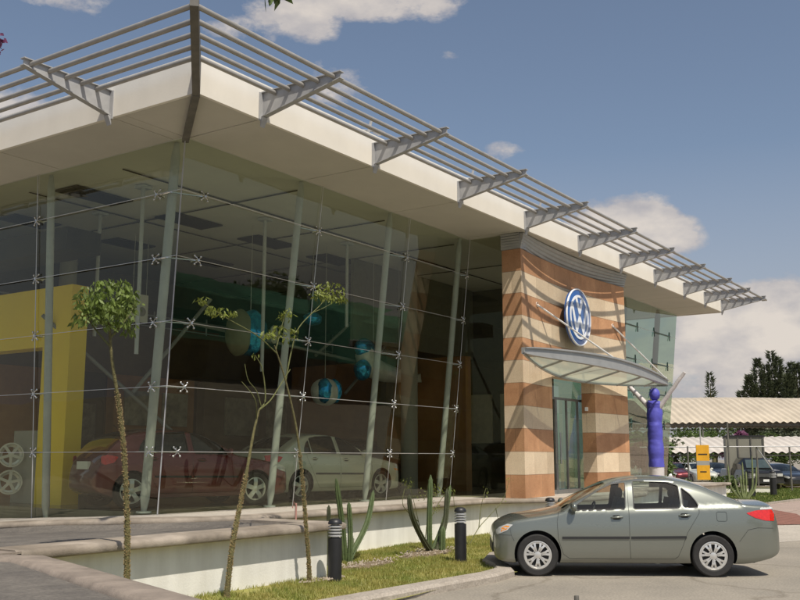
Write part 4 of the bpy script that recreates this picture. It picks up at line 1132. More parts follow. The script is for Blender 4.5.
# ------------------------------------------------------------------ showroom contents
def simple_sedan(L_=4.4, h=1.43, wb=(.88, 3.42)):
    P = dict(sedan_P); P['n'] = 90; return P
hatch_P = dict(sedan_P); hatch_P.update(L=4.34, n=90,
    top=[(0, .62), (.03, .70), (.12, .77), (.35, .85), (.7, .92), (1.05, .97), (1.25, 1.01), (1.5, 1.16), (1.8, 1.31), (2.05, 1.40), (2.3, 1.44), (2.7, 1.455), (3.0, 1.435), (3.2, 1.39), (3.5, 1.26), (3.75, 1.12), (3.85, 1.07), (4.0, 1.055), (4.2, 1.045), (4.27, .98), (4.31, .8), (4.34, .6)],
    bot=[(0, .40), (.06, .27), (.2, .20), (.5, .18), (3.7, .18), (4.1, .25), (4.3, .33), (4.34, .42)],
    w=[(0, .50), (.03, .60), (.09, .69), (.2, .77), (.4, .82), (.8, .855), (1.4, .865), (3.2, .865), (3.7, .85), (4.0, .81), (4.2, .76), (4.3, .68), (4.34, .56)],
    belt=[(0, .68), (.3, .82), (.9, .90), (1.3, .94), (2.2, .965), (3.2, .98), (3.8, 1.0), (4.34, .99)],
    cab=(1.15, 3.8), wheels=(.85, 3.36), arch=.35, wr=.315, rim=.215, seats=(1.9, 2.7),
    side_win=[[(1.42, .97), (2.15, .985), (2.18, 1.365), (2.02, 1.34), (1.84, 1.27), (1.62, 1.15)], [(2.27, .99), (3.0, 1.0), (3.0, 1.32), (2.8, 1.37), (2.29, 1.38)], [(3.04, 1.0), (3.24, 1.01), (3.2, 1.12), (3.12, 1.22), (3.04, 1.28)]],
    screens=[[(1.3, -.60), (1.3, .60), (1.98, .5), (1.98, -.5)], [(3.28, -.48), (3.28, .48), (3.78, .54), (3.78, -.54)]],
    seams=[[(1.22, .95), (1.18, .8), (1.19, .55), (1.26, .33), (1.34, .265)], [(2.21, 1.36), (2.2, .98), (2.19, .5), (2.2, .265)], [(3.2, 1.02), (3.18, .9), (3.08, .7), (2.95, .45), (2.82, .265)], [(1.34, .265), (2.82, .265)]],
    mould=[(1.26, 2.17, .53, .54), (2.23, 2.95, .54, .55)], handles=[(2.02, .86), (2.98, .88)], mirror=(1.46, .98),
    lights=[([(.09, .62), (.34, .68), (.46, .77), (.34, .78), (.14, .74), (.07, .68)], m_clearlens, 'headlight'), ([(3.86, .92), (3.95, .82), (4.15, .78), (4.26, .78), (4.26, .95), (4.1, .97)], m_redlens, 'taillight')])
hatch_P['fuel'] = (3.52, .88, .07)
m_red_paint = car_paint('maroon_paint', (.16, .012, .018)); m_silver_paint = car_paint('silver_beige_paint', (.62, .62, .52), .25); m_black_paint = car_paint('black_paint', (.012, .013, .015))
m_white_paint = car_paint('white_car_paint', (.6, .6, .58), .1)
def put_car(name, P, paint, near_front, near_dir, side, label, **k):
    """near_front: ground point of the near front wheel; near_dir: heading (nose direction); side: which local flank faces us"""
    h_ = V3((*near_dir, 0)).normalized(); rz_ = math.atan2(-h_.y, -h_.x)
    xl = V3((math.cos(rz_), math.sin(rz_), 0)); yl = V3((-math.sin(rz_), math.cos(rz_), 0))
    p = V3(near_front) - xl * P['wheels'][0] - yl * side * .77
    return make_car(name, P, paint, p, rz_, label, **k)
red_P = dict(hatch_P); red_P.update(L=4.0,
    top=[(0, .62), (.03, .70), (.12, .77), (.35, .85), (.7, .92), (1.05, .97), (1.25, 1.01), (1.5, 1.16), (1.8, 1.31), (2.05, 1.40), (2.3, 1.44), (2.7, 1.455), (3.0, 1.44), (3.3, 1.40), (3.55, 1.30), (3.75, 1.13), (3.86, .98), (3.93, .8), (4.0, .6)],
    bot=[(0, .40), (.06, .27), (.2, .20), (.5, .18), (3.55, .18), (3.8, .25), (3.95, .33), (4.0, .42)],
    w=[(0, .50), (.03, .60), (.09, .69), (.2, .77), (.4, .82), (.8, .855), (1.4, .865), (3.2, .865), (3.55, .845), (3.8, .79), (3.92, .73), (3.97, .67), (4.0, .58)],
    belt=[(0, .68), (.3, .82), (.9, .90), (1.3, .94), (2.2, .965), (3.2, .98), (4.0, .99)],
    screens=[[(1.3, -.60), (1.3, .60), (1.98, .5), (1.98, -.5)], [(3.4, -.46), (3.4, .46), (3.76, .54), (3.76, -.54)]], cab=(1.15, 3.72), fuel=(3.42, .86, .06),
    lights=[hatch_P['lights'][0], ([(3.62, .92), (3.7, .82), (3.84, .78), (3.9, .80), (3.9, .93), (3.8, .96)], m_redlens, 'taillight')])
put_car('display_hatchback', red_P, m_red_paint, (3.2, .85, F), (2.4, -.78), 1, 'dark red hatchback behind the glass corner, leftmost of the showroom cars', glass=m_dark_car_glass, rims='single', nsp=5)
silver_P = dict(hatch_P); silver_P['lights'] = hatch_P['lights'] + [([(.17, .60), (.34, .62), (.42, .665), (.2, .655)], m_amber, 'indicator')]
put_car('display_sedan', silver_P, m_silver_paint, (7.62, 1.02, F), (2.4, -.32), 1, 'pale silver saloon with amber indicator standing inside the showroom', glass=m_dark_car_glass, rims='single', nsp=5)
put_car('display_sedan', hatch_P, m_black_paint, (11.0, 2.6, F), (-.5, -1.0), -1, 'black car in the dark corner of the showroom beside the portal', glass=m_dark_car_glass, rims='single', nsp=5)

# floating inflatables
def crumpled(c, r, sc3, seed, nu=26, nv=18, amp=.12):
    m = MB(); m.ball((0, 0, 0), r, nu, nv, sc3)
    m.v = [tuple(V3(v) * (1 + amp * noise.noise(V3(v) * (3.2 / r * .5) + V3((seed, seed, 0))) + amp * .4 * noise.noise(V3(v) * (5 / r) + V3((0, seed, 3))))) for v in m.v]
    return m
def place(mb, name, mat, root, off=(0, 0, 0), **k):
    o = mb.build(name, mat, parent=root, **k); o.location = off; return o
b1 = empty('hanging_balloon', (4.85, 2.6, 4.5)); tag(b1, 'largest blue foil balloon with pale disc hung behind the corner glass', 'balloon', 'foil balloons hung in the showroom')
place(crumpled(0, .46, (.8, .9, 1.1), 1), 'foil', m_blue_foil, b1, smooth=30)
place(crumpled(0, .47, (.45, .8, 1.12), 5, amp=.05), 'rim', M('olive_foil', (.20, .20, .13), .4), b1, (-.26, .1, 0), smooth=60)
m = MB(); m.lathe([(0, .04), (.19, .03), (.21, 0), (.19, -.03), (0, -.04)], 24, (0, 0, 0), (.4, -1, 0)); place(m, 'disc', M('pale_disc', (.5, .5, .42), .4), b1, (.34, -.4, -.02), smooth=40)
m = MB(); m.tube([(0, 0, .4), (0, 0, 2.48)], .006, 5); place(m, 'string', m_rod, b1)
b2 = empty('hanging_balloon', (7.54, 2.6, 3.34)); tag(b2, 'lowest blue and white foil balloon, left of the winged figure', 'balloon', 'foil balloons hung in the showroom')
place(crumpled(0, .36, (1, .95, .95), 9, amp=.08), 'foil', m_white_foil, b2, smooth=40)
for sx in (-.17, .2): place(crumpled(0, .26, (.7, .8, 1.15), 3 + sx * 9), 'foil_patch', m_blue_foil, b2, (sx, -.12, .02), smooth=30)
m = MB(); m.tube([(0, 0, .3), (0, 0, 3.64)], .006, 5); place(m, 'string', m_rod, b2)
b3 = empty('hanging_balloon', (7.39, 2.9, 5.15)); tag(b3, 'small blue foil balloon hung highest beside the tall post', 'balloon', 'foil balloons hung in the showroom')
place(crumpled(0, .24, (1.1, .9, .7), 11), 'foil', m_blue_foil, b3, smooth=30)
m = MB(); m.tube([(0, 0, .15), (0, 0, 1.83)], .006, 5); place(m, 'string', m_rod, b3)
b4 = empty('inflatable_plane', (9.15, 2.6, 4.2)); tag(b4, 'white inflatable with blue crumpled ends and a long tail, hung on wires', 'inflatable')
place(crumpled(0, .30, (1.15, .8, .85), 21), 'blue_nose', m_blue_foil, b4, (.0, 0, .36), smooth=30)
place(crumpled(0, .27, (.9, .8, 1.0), 23), 'blue_foot', m_blue_foil, b4, (-.2, -.1, -.22), smooth=30)
m = MB(); m.tube([(0, 0, .5), (.02, 0, .2), (.2, 0, -.08), (.8, 0, -.2), (1.5, 0, -.25), (2.1, 0, -.26)], [.2, .26, .3, .26, .2, .08], 16); place(m, 'body', m_white_foil, b4, smooth=60)
m = MB(); m.prism([(2.0, -.3), (2.6, -.12), (2.65, -.36), (2.1, -.36)], 1, -.05, .05); place(m, 'tail', m_white_foil, b4)
m = MB(); m.tube([(.4, 0, -.05), (.4, 0, 2.78)], .006, 5); m.tube([(1.6, 0, -.1), (1.6, 0, 2.78)], .006, 5); place(m, 'string', m_rod, b4)

# wheel rims shown on a board
bd = empty('rim_display', (1.05, 5.3, F)); tag(bd, 'grey display pillar carrying two silver alloy wheels, left of the yellow arch', 'display')
m = MB(); m.box(.1, .5, -.8, .35, 0, 1.45); place(m, 'pillar', m_grey_panel, bd)
for z in (.96, .42):
    m = MB(); ax = (-.5, -.86, 0); m.lathe([(.16, 0), (.235, .02), (.245, .05), (.215, .05), (.20, .0)], 30, (0, 0, 0), ax)
    a_ = V3(ax).cross(V3((0, 0, 1))).normalized(); b_ = V3((0, 0, 1))
    for k in range(5):
        t = 2 * math.pi * k / 5 + z; d_ = a_ * math.cos(t) + b_ * math.sin(t); e_ = -a_ * math.sin(t) + b_ * math.cos(t)
        m.obox(d_ * .12 + V3(ax) * .04, d_ * .11, e_ * .028, V3(ax) * .012)
    m.lathe([(0, .06), (.05, .055), (.06, .02)], 14, (0, 0, 0), ax)
    place(m, 'alloy_wheel', m_rim, bd, (-.15, .05, z), smooth=40)
sg = empty('hanging_sign', (4.15, 5.5, 4.9)); tag(sg, 'small white hanging board with a grey round logo behind the tree crown', 'sign')
m = MB(); m.box(-.28, .25, -.02, .02, 0, .66); place(m, 'board', m_white, sg)
m = MB(); m.lathe([(0, .0), (.11, .0), (.11, .02), (.085, .02), (.085, .01), (0, .01)], 24, (0, 0, 0), (0, -1, 0)); place(m, 'logo', m_grey_panel, sg, (.06, -.022, .25))
m = MB(); m.tube([(-.2, 0, .66), (-.2, 0, 2.08)], .008, 5); m.tube([(.2, 0, .66), (.2, 0, 2.08)], .008, 5); place(m, 'wire', m_rod, sg)
for i, (x, z) in enumerate([(4.1, 2.15), (4.75, 2.15)]):
    pr = empty('framed_poster', (x, 7.95, z)); tag(pr, ['dark framed poster on the black wall panel above the red car, nearer the brown panel', 'dark framed poster on the black wall panel above the red car, beside the post'][i], 'poster', 'framed posters on the panel')
    m = MB(); m.box(-.28, .28, 0, .04, 0, 1.0); place(m, 'frame', m_black, pr)
    m = MB(); m.box(-.24, .24, -.012, -.002, .05, .95); place(m, 'picture', M('poster_print', (.12, .11, .10), .5, var=.9, scale=4), pr)
# desk deep inside the showroom
dk = empty('reception_desk', (7.2, 6.4, F)); tag(dk, 'low brown reception desk deep inside the showroom', 'desk')
m = MB(); m.box(-1.2, 1.2, -.3, .3, 0, 1.05); place(m, 'front', m_brown, dk)
m = MB(); m.box(-1.26, 1.26, -.36, .36, 1.05, 1.1); place(m, 'top', m_grey_panel, dk)

# ------------------------------------------------------------------ bollards
def make_bollard():
    b = empty('bollard', (0, 0, 0))
    m = MB(); m.lathe([(0, 0), (.098, 0), (.098, .62), (.07, .62), (.07, .63)], 28); place(m, 'post', m_black, b, smooth=40)
    m = MB(); m.lathe([(.055, .62), (.055, .82)], 20); place(m, 'lamp', M('opal_lamp', (.55, .55, .52), .4), b, smooth=40)
    for k in range(4):
        m = MB(); z = .645 + k * .042; m.lathe([(.055, z + .022), (.098, z), (.098, z + .012), (.055, z + .03)], 28); place(m, 'louver', M('bollard_louver', (.50, .50, .50), .4, metal=.4), b, smooth=30)
    m = MB(); m.lathe([(.098, .81), (.1, .83), (.085, .865), (.05, .885), (0, .89)], 28); place(m, 'cap', m_black, b, smooth=50)
    return b
bo = make_bollard(); bo.location = (-.02, -3.66, .02); tag(bo, 'black louvered bollard light beside the end of the terrace wall', 'bollard', 'black bollard lights')
b_2 = copy_tree(bo); b_2.location = (3.05, -3.88, .06); b_2['label'] = 'black louvered bollard light between the branching cactus and the sedan'
b_5 = copy_tree(bo); b_5.location = (7.55, -3.35, .06); b_5['label'] = 'bollard light whose louvered top shows over the sedan bonnet'
b_3 = copy_tree(bo); b_3.location = (33.9, -.5, .0); b_3.scale = (1.5, 1.5, 1.35); b_3['label'] = 'distant bollard on the lawn behind the sedan boot, nearer the cactus'
b_4 = copy_tree(bo); b_4.location = (35.6, -1.0, .0); b_4.scale = (1.5, 1.5, 1.35); b_4['label'] = 'distant bollard on the lawn in front of the black pickup'
for b in (b_3, b_4):
    for ch in kids(b):
        if ch.name.startswith('lamp') or ch.name.startswith('louver'):
            pass

# ------------------------------------------------------------------ plants
def smooth_path(pts, k=5):
    P = [V3(p) for p in pts]; out = []
    for i in range(len(P) - 1):
        p0 = P[max(i - 1, 0)]; p1 = P[i]; p2 = P[i + 1]; p3 = P[min(i + 2, len(P) - 1)]
        for j in range(k):
            t = j / k
            out.append(.5 * ((2 * p1) + (p2 - p0) * t + (2 * p0 - 5 * p1 + 4 * p2 - p3) * t * t + (3 * p1 - p0 - 3 * p2 + p3) * t ** 3))
    out.append(P[-1]); return out
def taper(pts, r0, r1, wob=0., rg=random):
    n = len(pts); return [(r0 + (r1 - r0) * i / (n - 1)) * (1 + rg.uniform(-wob, wob)) for i in range(n)]
def leaf_quads(m, c, n, rad, size, rg, droop=.75, aspect=.38, flat=1.):
    vs = []; fs = []
    for _ in range(n):
        while True:
            d = V3((rg.uniform(-1, 1), rg.uniform(-1, 1), rg.uniform(-1, 1)))
            if d.length < 1: break
        p = V3(c) + V3((d.x * rad[0], d.y * rad[1], d.z * rad[2]))
        u = V3((rg.uniform(-1, 1), rg.uniform(-1, 1), rg.uniform(-.6, .4) - droop)).normalized(); s_ = size * rg.uniform(.6, 1.3)
        w_ = u.cross(V3((rg.uniform(-1, 1), rg.uniform(-1, 1), rg.uniform(-1, 1)))).normalized() * s_ * aspect
        k = len(vs); vs += [p, p + u * s_ * .5 + w_ * .5, p + u * s_, p + u * s_ * .5 - w_ * .5]; fs.append((k, k + 1, k + 2, k + 3))
    m.add(vs, fs)
def thorny(path, r0, r1, n, seed):
    rg = random.Random(seed); m = MB(); P = path
    for _ in range(n):
        t = rg.random() ** 1.1; i = min(int(t * (len(P) - 1)), len(P) - 2); p = P[i].lerp(P[i + 1], rg.random()); r = r0 + (r1 - r0) * t
        a = rg.uniform(0, 6.28); d = V3((math.cos(a), math.sin(a), rg.uniform(-.1, .25))).normalized(); ln = rg.uniform(.008, .018)
        e = V3((-d.y, d.x, 0)).normalized() * .008; q = p + d * r * .9; up = V3((0, 0, .008))
        m.add([q + e, q - e * .5 + up, q - e * .5 - up, q + d * ln], [(0, 1, 3), (1, 2, 3), (2, 0, 3)])
    return m
def spiny_tree(label, trunk, r0, r1, branches, clusters, nth, seed, leafm, lsize):
    rg = random.Random(seed); t = empty('young_spiny_tree', trunk[0]); tag(t, label, 'tree', 'young spiny trees against the terrace wall')
    P = smooth_path(trunk)
    build_in(MB().tube(P, taper(P, r0, r1, .10, rg), 10), 'trunk', m_bark, t, smooth=60)
    low = P[:max(3, int(len(P) * .62))]; build_in(thorny(low, r0, r0 * .75, nth, seed), 'thorns', m_thorn, t, fix=False)
    for b in branches:
        Q = smooth_path(b[0]); build_in(MB().tube(Q, taper(Q, b[1], b[2]), 7), 'branch', m_greenbark, t, smooth=60)
    m = MB()
    for c, rad, n in clusters: leaf_quads(m, c, n, rad, lsize, rg)
    build_in(m, 'crown', leafm, t, fix=False)
    return t
Y1 = -3.7
spiny_tree('young spiny tree with the only dense round green crown, in front of the yellow arch', [(-3.72, Y1, 0), (-3.74, Y1, .5), (-3.77, Y1, 1.08), (-3.86, Y1, 1.84), (-3.97, Y1, 2.38), (-4.08, Y1, 2.81), (-4.13, Y1, 3.14), (-4.17, Y1, 3.4)], .036, .012,
    [([(-4.1, Y1, 2.95), (-4.3, Y1 + .1, 3.2), (-4.48, Y1, 3.42)], .012, .005), ([(-4.12, Y1, 3.05), (-4.0, Y1 - .15, 3.3), (-3.88, Y1 - .1, 3.5)], .012, .005), ([(-4.14, Y1, 3.15), (-4.2, Y1 + .2, 3.5), (-4.1, Y1 + .1, 3.7)], .012, .005)],
    [((-4.15, Y1, 3.53), (.25, .26, .2), 170), ((-4.15, Y1, 3.32), (.29, .26, .16), 110), ((-4.52, Y1, 3.22), (.06, .1, .08), 22), ((-3.86, Y1, 3.2), (.07, .1, .1), 30), ((-4.48, Y1, 3.45), (.1, .15, .14), 60), ((-3.85, Y1, 3.5), (.1, .15, .16), 70), ((-4.32, Y1, 3.40), (.15, .2, .16), 170), ((-3.96, Y1, 3.45), (.16, .2, .17), 190), ((-4.44, Y1 + .1, 3.28), (.08, .12, .12), 40), ((-4.2, Y1 - .1, 3.3), (.22, .2, .14), 130), ((-3.95, Y1, 3.25), (.1, .12, .1), 40), ((-4.05, Y1, 3.66), (.15, .15, .08), 80), ((-4.3, Y1, 3.63), (.1, .1, .06), 40)], 900, 11, M_LEAF1, .085)
Y2 = -3.58
spiny_tree('leaning spiny sapling with thin bare arching twigs, middle one against the wall', [(-2.07, Y2, 0), (-2.0, Y2, .62), (-1.88, Y2, 1.12), (-1.77, Y2, 1.55), (-1.66, Y2, 2.05), (-1.56, Y2, 2.37)], .036, .013,
    [([(-1.56, Y2, 2.37), (-1.45, Y2, 2.48), (-1.46, Y2, 2.7), (-1.53, Y2, 2.94), (-1.66, Y2, 3.08)], .012, .006), ([(-1.56, Y2, 2.37), (-1.35, Y2, 2.5), (-1.1, Y2 + .05, 2.72), (-.95, Y2, 2.95)], .012, .006),
     ([(-1.52, Y2, 2.42), (-1.62, Y2, 2.62), (-1.78, Y2, 2.75), (-1.85, Y2, 2.95)], .008, .004), ([(-1.6, Y2, 2.25), (-1.75, Y2 - .1, 2.5), (-1.9, Y2, 2.72)], .007, .004)],
    [((-1.66, Y2, 3.1), (.06, .06, .05), 6)], 800, 12, m_leaf_light, .06)
Y3 = -3.55
spiny_tree('tall slim spiny sapling beside the first bollard with yellow green leaf sprays', [(-.43, Y3, 0), (-.46, Y3, .36), (-.54, Y3, .91), (-.62, Y3, 1.45), (-.76, Y3, 2.13), (-1.01, Y3, 2.79), (-1.25, Y3, 3.25)], .031, .008,
    [([(-1.2, Y3, 3.15), (-1.6, Y3, 3.35), (-2.19, Y3, 3.52), (-2.65, Y3, 3.68)], .010, .005), ([(-1.01, Y3, 2.78), (-.9, Y3, 3.2), (-.75, Y3, 3.55), (-.28, Y3, 3.93), (-.05, Y3, 4.15)], .011, .005),
     ([(-1.22, Y3, 3.2), (-1.12, Y3, 3.5), (-1.02, Y3, 3.76)], .008, .004), ([(-.8, Y3, 3.42), (-1.0, Y3 + .1, 3.55), (-1.15, Y3, 3.5)], .006, .003), ([(-.5, Y3, 3.78), (-.2, Y3, 3.9), (.1, Y3, 4.05)], .006, .003)],
    [((-.05, Y3, 4.17), (.24, .2, .15), 150), ((.12, Y3, 4.08), (.15, .15, .08), 50), ((-.32, Y3, 4.08), (.13, .12, .08), 40), ((-1.02, Y3, 3.72), (.12, .12, .1), 40), ((-1.38, Y3, 3.4), (.16, .1, .05), 40), ((-.95, Y3, 3.45), (.18, .14, .12), 45), ((-2.3, Y3, 3.6), (.32, .1, .05), 85), ((-2.6, Y3, 3.7), (.1, .08, .05), 26), ((-1.15, Y3, 3.5), (.1, .1, .06), 18)], 900, 13, m_leaf_light, .075)

def cactus_arm(pts, r, ribs=7):
    r *= .78
    P = smooth_path(pts, 6); m = MB(); vs = []; fs = []; n = ribs * 4; N_ = len(P)
    for i, p in enumerate(P):
        d = (P[min(i + 1, N_ - 1)] - P[max(i - 1, 0)]).normalized(); a = d.cross(V3((0, 1, .1))).normalized(); b = d.cross(a)
        t = i / (N_ - 1); rr = r * (1 - .18 * t) * (min(1, ((1 - t) * 7 + .02)) ** .5) * (.75 + .25 * min(1, t * 8))
        for k in range(n):
            q = 2 * math.pi * k / n; rk = rr * (1 + .16 * math.cos(q * ribs)); vs.append(p + (a * math.cos(q) + b * math.sin(q)) * rk)
    for i in range(N_ - 1):
        for k in range(n): fs.append((i * n + k, i * n + (k + 1) % n, (i + 1) * n + (k + 1) % n, (i + 1) * n + k))
    fs.append(tuple((N_ - 1) * n + k for k in range(n))); m.add(vs, fs)
    # areoles with short spines
    rg = random.Random(int(r * 1e4) + N_)
    for i in range(1, N_ - 1):
        for k in range(0, n, 4):
            v = V3(vs[i * n + k]); o_ = (v - P[i]).normalized()
            for _ in range(2):
                e = (o_ + V3((rg.uniform(-.6, .6), rg.uniform(-.6, .6), rg.uniform(-.6, .6)))).normalized() * .03; s_ = V3((.0015, .0015, .001))
                m.add([v - s_, v + s_, v + e], [(0, 1, 2)])
    return m
def cactus(label, arms, loc):
    c = empty('columnar_cactus', loc); tag(c, label, 'cactus', 'columnar cacti on the lawn')
    for pts, r, mat in arms: build_in(cactus_arm(pts, r), 'arm', mat, c, smooth=40)
    return c
cactus('green columnar cactus of curving arms standing behind the first bollard', [([(2.13, -2.2, 0), (2.1, -2.2, .3), (2.06, -2.2, .57), (1.98, -2.2, .93), (1.86, -2.2, 1.42)], .062, m_cactus), ([(2.15, -2.28, 0), (2.16, -2.28, .56), (2.11, -2.28, 1.03)], .055, m_cactus),
    ([(2.18, -2.2, 0), (2.34, -2.22, .22), (2.72, -2.22, .66), (2.90, -2.22, 1.2)], .06, m_cactus), ([(2.5, -2.05, 0), (2.52, -2.05, .44)], .05, M('cactus_grey', (.17, .18, .12), .8))], (2.15, -2.2, 0))
cactus('dark candelabra cactus with two curved outer arms and a green centre', [([(3.94, -2.8, .03), (3.55, -2.8, .37), (3.23, -2.8, .78), (3.14, -2.8, 1.13)], .06, m_cactus_dark), ([(3.95, -2.7, .03), (3.95, -2.7, .65), (4.0, -2.7, 1.45)], .062, m_cactus),
    ([(3.94, -2.84, .03), (4.06, -2.84, .24), (4.28, -2.84, .67), (4.33, -2.84, 1.20)], .062, m_cactus_dark), ([(4.1, -2.62, .03), (4.36, -2.64, .35), (4.62, -2.64, .74), (4.78, -2.64, 1.25)], .05, m_cactus), ([(4.02, -2.92, .03), (4.05, -2.92, .55)], .07, m_cactus)], (3.95, -2.8, .03))
cactus('short single dark cactus stem peeking above the end of the terrace coping', [([(1.55, -2.3, 0), (1.56, -2.3, .6), (1.55, -2.3, 1.0)], .045, m_cactus_dark)], (1.55, -2.3, 0))
def shrub(label, base, stems, leaves, seed, name='thin_shrub'):
    s_ = empty(name, base); tag(s_, label, 'shrub', 'thin shrubs under the plinth'); rg = random.Random(seed)
    m = MB()
    for st in stems: Q = smooth_path(st, 4); m.tube(Q, taper(Q, .010, .004), 5)
    build_in(m, 'stems', m_greenbark, s_, smooth=60, fix=False)
    m = MB()
    for c, r_, n_ in leaves: leaf_quads(m, c, n_, (r_, r_, r_), .05, rg)
    build_in(m, 'leaves', m_leaf_light, s_, fix=False)
shrub('straggly bare shrub between the second bollard and the sedan nose', (5.5, -2.6, .1), [[(5.5, -2.6, .08), (5.9, -2.6, .4), (6.36, -2.6, .62), (6.9, -2.6, .9), (7.2, -2.6, 1.3)], [(5.5, -2.6, .08), (5.2, -2.6, .4), (5.0, -2.6, .8), (4.95, -2.6, 1.1)], [(5.9, -2.6, .4), (6.0, -2.6, .8), (6.2, -2.6, 1.15)], [(6.6, -2.6, .75), (6.7, -2.6, .5)]],
    [((7.2, -2.6, 1.3), .1, 8), ((6.2, -2.6, 1.1), .12, 10), ((6.9, -2.6, .95), .1, 6)], 21)
shrub('leafy yellow green shrub growing behind the candelabra cactus', (4.4, -2.3, .1), [[(4.4, -2.3, .05), (4.5, -2.3, .6), (4.75, -2.3, 1.2)], [(4.4, -2.3, .05), (4.2, -2.3, .6), (3.9, -2.3, 1.3)], [(4.5, -2.3, .5), (4.9, -2.3, .9), (5.3, -2.3, 1.15)], [(4.2, -2.3, .6), (3.7, -2.3, .9), (3.75, -2.3, 1.2)]],
    [((4.8, -2.3, 1.15), .16, 60), ((3.85, -2.3, 1.3), .14, 40), ((5.3, -2.3, 1.12), .13, 30), ((4.75, -2.3, .85), .13, 30), ((4.3, -2.3, 1.1), .14, 20)], 22)
# shadows on the wall come from the plants themselves
fg = empty('garden_tap', (.85, -2.2, .1)); tag(fg, 'small pinkish standpipe poking above the terrace coping', 'standpipe')
m = MB(); m.tube([(0, 0, 0), (0, 0, .95)], .016, 8); m.tube([(0, 0, .9), (-.06, 0, .98), (-.08, 0, .88)], .012, 6); place(m, 'pipe', M('rusty_pink', (.42, .22, .18), .7), fg, smooth=50)
# short steel stub in the tarmac
m = MB(); m.lathe([(0, 0), (.03, 0), (.03, .14), (.026, .15), (0, .15)], 12, (-.12, -7.35, 0)); o = m.build('steel_stub', m_darksteel, smooth=40); tag(o, 'short rusty steel stub sticking out of the car park concrete', 'stub')

# ------------------------------------------------------------------ dancer
dn = empty('air_dancer', (19.2, -1.47, F)); tag(dn, 'blue inflatable tube man with raised pale arms beside the entrance canopy', 'inflatable')
def wob(pts, rs, seed, n=22, amp=.03):
    m = MB(); m.tube(smooth_path(pts, 6), [rs[0] + (rs[1] - rs[0]) * i / (len(smooth_path(pts, 6)) - 1) for i in range(len(smooth_path(pts, 6)))], n)
    m.v = [tuple(V3(v) + V3((noise.noise(V3(v) * 3 + V3((seed, 0, 0))), noise.noise(V3(v) * 3 + V3((0, seed, 0))), 0)) * amp) for v in m.v]; return m
def folded(mb, amp, per):
    mb.v = [(x * (1 + amp * (abs(math.sin(z * per + .6 * math.sin(z * 2.3))) - .5) + .03 * noise.noise((x * 6, y * 6, z * 9))), y * (1 + amp * (abs(math.sin(z * per + .6 * math.sin(z * 2.3))) - .5) + .03 * noise.noise((x * 6, y * 6, z * 9 + 4))), z) for x, y, z in mb.v]; return mb
place(folded(wob([(0, 0, .62 + k * .04) for k in range(50)] + [(0, -.02, 2.62)], [.24, .23], 2), .07, 6.5), 'body', m_blue_cloth, dn, smooth=60)
m = MB(); m.ball((0, -.02, 2.6), .225, 18, 10, (1, 1, .55)); place(m, 'shoulders', m_blue_cloth, dn, smooth=60)
m = MB(); m.ball((0, -.03, 2.9), .17, 18, 12, (1, 1, 1.2)); place(m, 'head', m_blue_cloth, dn, smooth=60)
m = MB(); m.tube([(0, 0, .25), (0, 0, .62)], [.22, .235], 22); place(m, 'skirt', m_white_cloth, dn, smooth=60)
m = MB(); m.lathe([(.26, 0), (.26, .25), (.2, .28), (0, .28)], 20); place(m, 'blower', m_black, dn, smooth=40)
place(wob([(0, .12, 2.45), (-.05, .38, 2.75), (-.1, .78, 3.2)], [.09, .06], 5, 14, .02), 'arm', m_white_cloth, dn, smooth=60)
place(wob([(0, -.15, 2.45), (0, -.5, 2.9), (.0, -1.03, 3.56)], [.09, .05], 6, 14, .02), 'arm', m_white_cloth, dn, smooth=60)

# ------------------------------------------------------------------ far side: path, lawn, car park
def S(px, D, z=0.): return site((px - 400) * D / 986.7, D, z)
def poly_sheet(name, pts, z, mat): return sheet(name, [(p[0], p[1]) for p in pts], z, mat)
poly_sheet('pale_pavement', [(9.5, -6.6), (14, -8.4), (60, -14), (60, -4), (34, -2.2), (26, -1.9), (9.5, -3.4)], .004, m_pale)
poly_sheet('pink_path', [(17.5, -6.6), (60, -14), (60, -5), (30.8, -2.4), (18.5, -3.4), (15.6, -5.0)], .012, m_plaza)
poly_sheet('brick_band', [(17.0, -6.5), (15.2, -4.9), (17.2, -4.3), (22, -3.6), (24.6, -3.4), (21.8, -5.0)], .018, m_brick_band)
fl = [(27.5, -2.55), (36, -3.0), (42, -1.4), (47, -.5), (47, 3.0), (38, 2.4), (27, -.6)]
poly_sheet('far_lawn', fl, .06, m_turf)
o = path_strip(fl + fl[:1], [(-.12, -.02), (-.12, .09), (0, .09), (0, -.02)]).build('far_lawn_kerb', m_kerb); tag(o, kind='structure')
gb = MB(); vs = []; fs = []; rg = random.Random(8)
for _ in range(9000):
    x = rg.uniform(27, 47); t = (x - 27) / 20; y = rg.uniform(-2.7 if x < 36 else -1.9, .2 + 2.4 * t)
    a = rg.uniform(0, 6.28); z = .06; k = len(vs); vs += [(x - math.cos(a) * .02, y - math.sin(a) * .02, z), (x + math.cos(a) * .02, y + math.sin(a) * .02, z), (x + rg.uniform(-.03, .03), y, z + rg.uniform(.04, .1))]; fs.append((k, k + 1, k + 2))
gb.add(vs, fs); tag(gb.build('grass', leaf_mat('grass_blade_far', (.11, .15, .03), .4, .3), fix=False), 'bright green grass on the small lawn beyond the pink path', 'grass', kind='stuff')
# drain cover
m = MB(); c = V3((24.9, -4.9, .02)); m.lathe([(0, .012), (.3, .012), (.32, 0)], 20, c); o = m.build('manhole_cover', m_darksteel); tag(o, 'dark round manhole cover on the pink path', 'manhole cover')

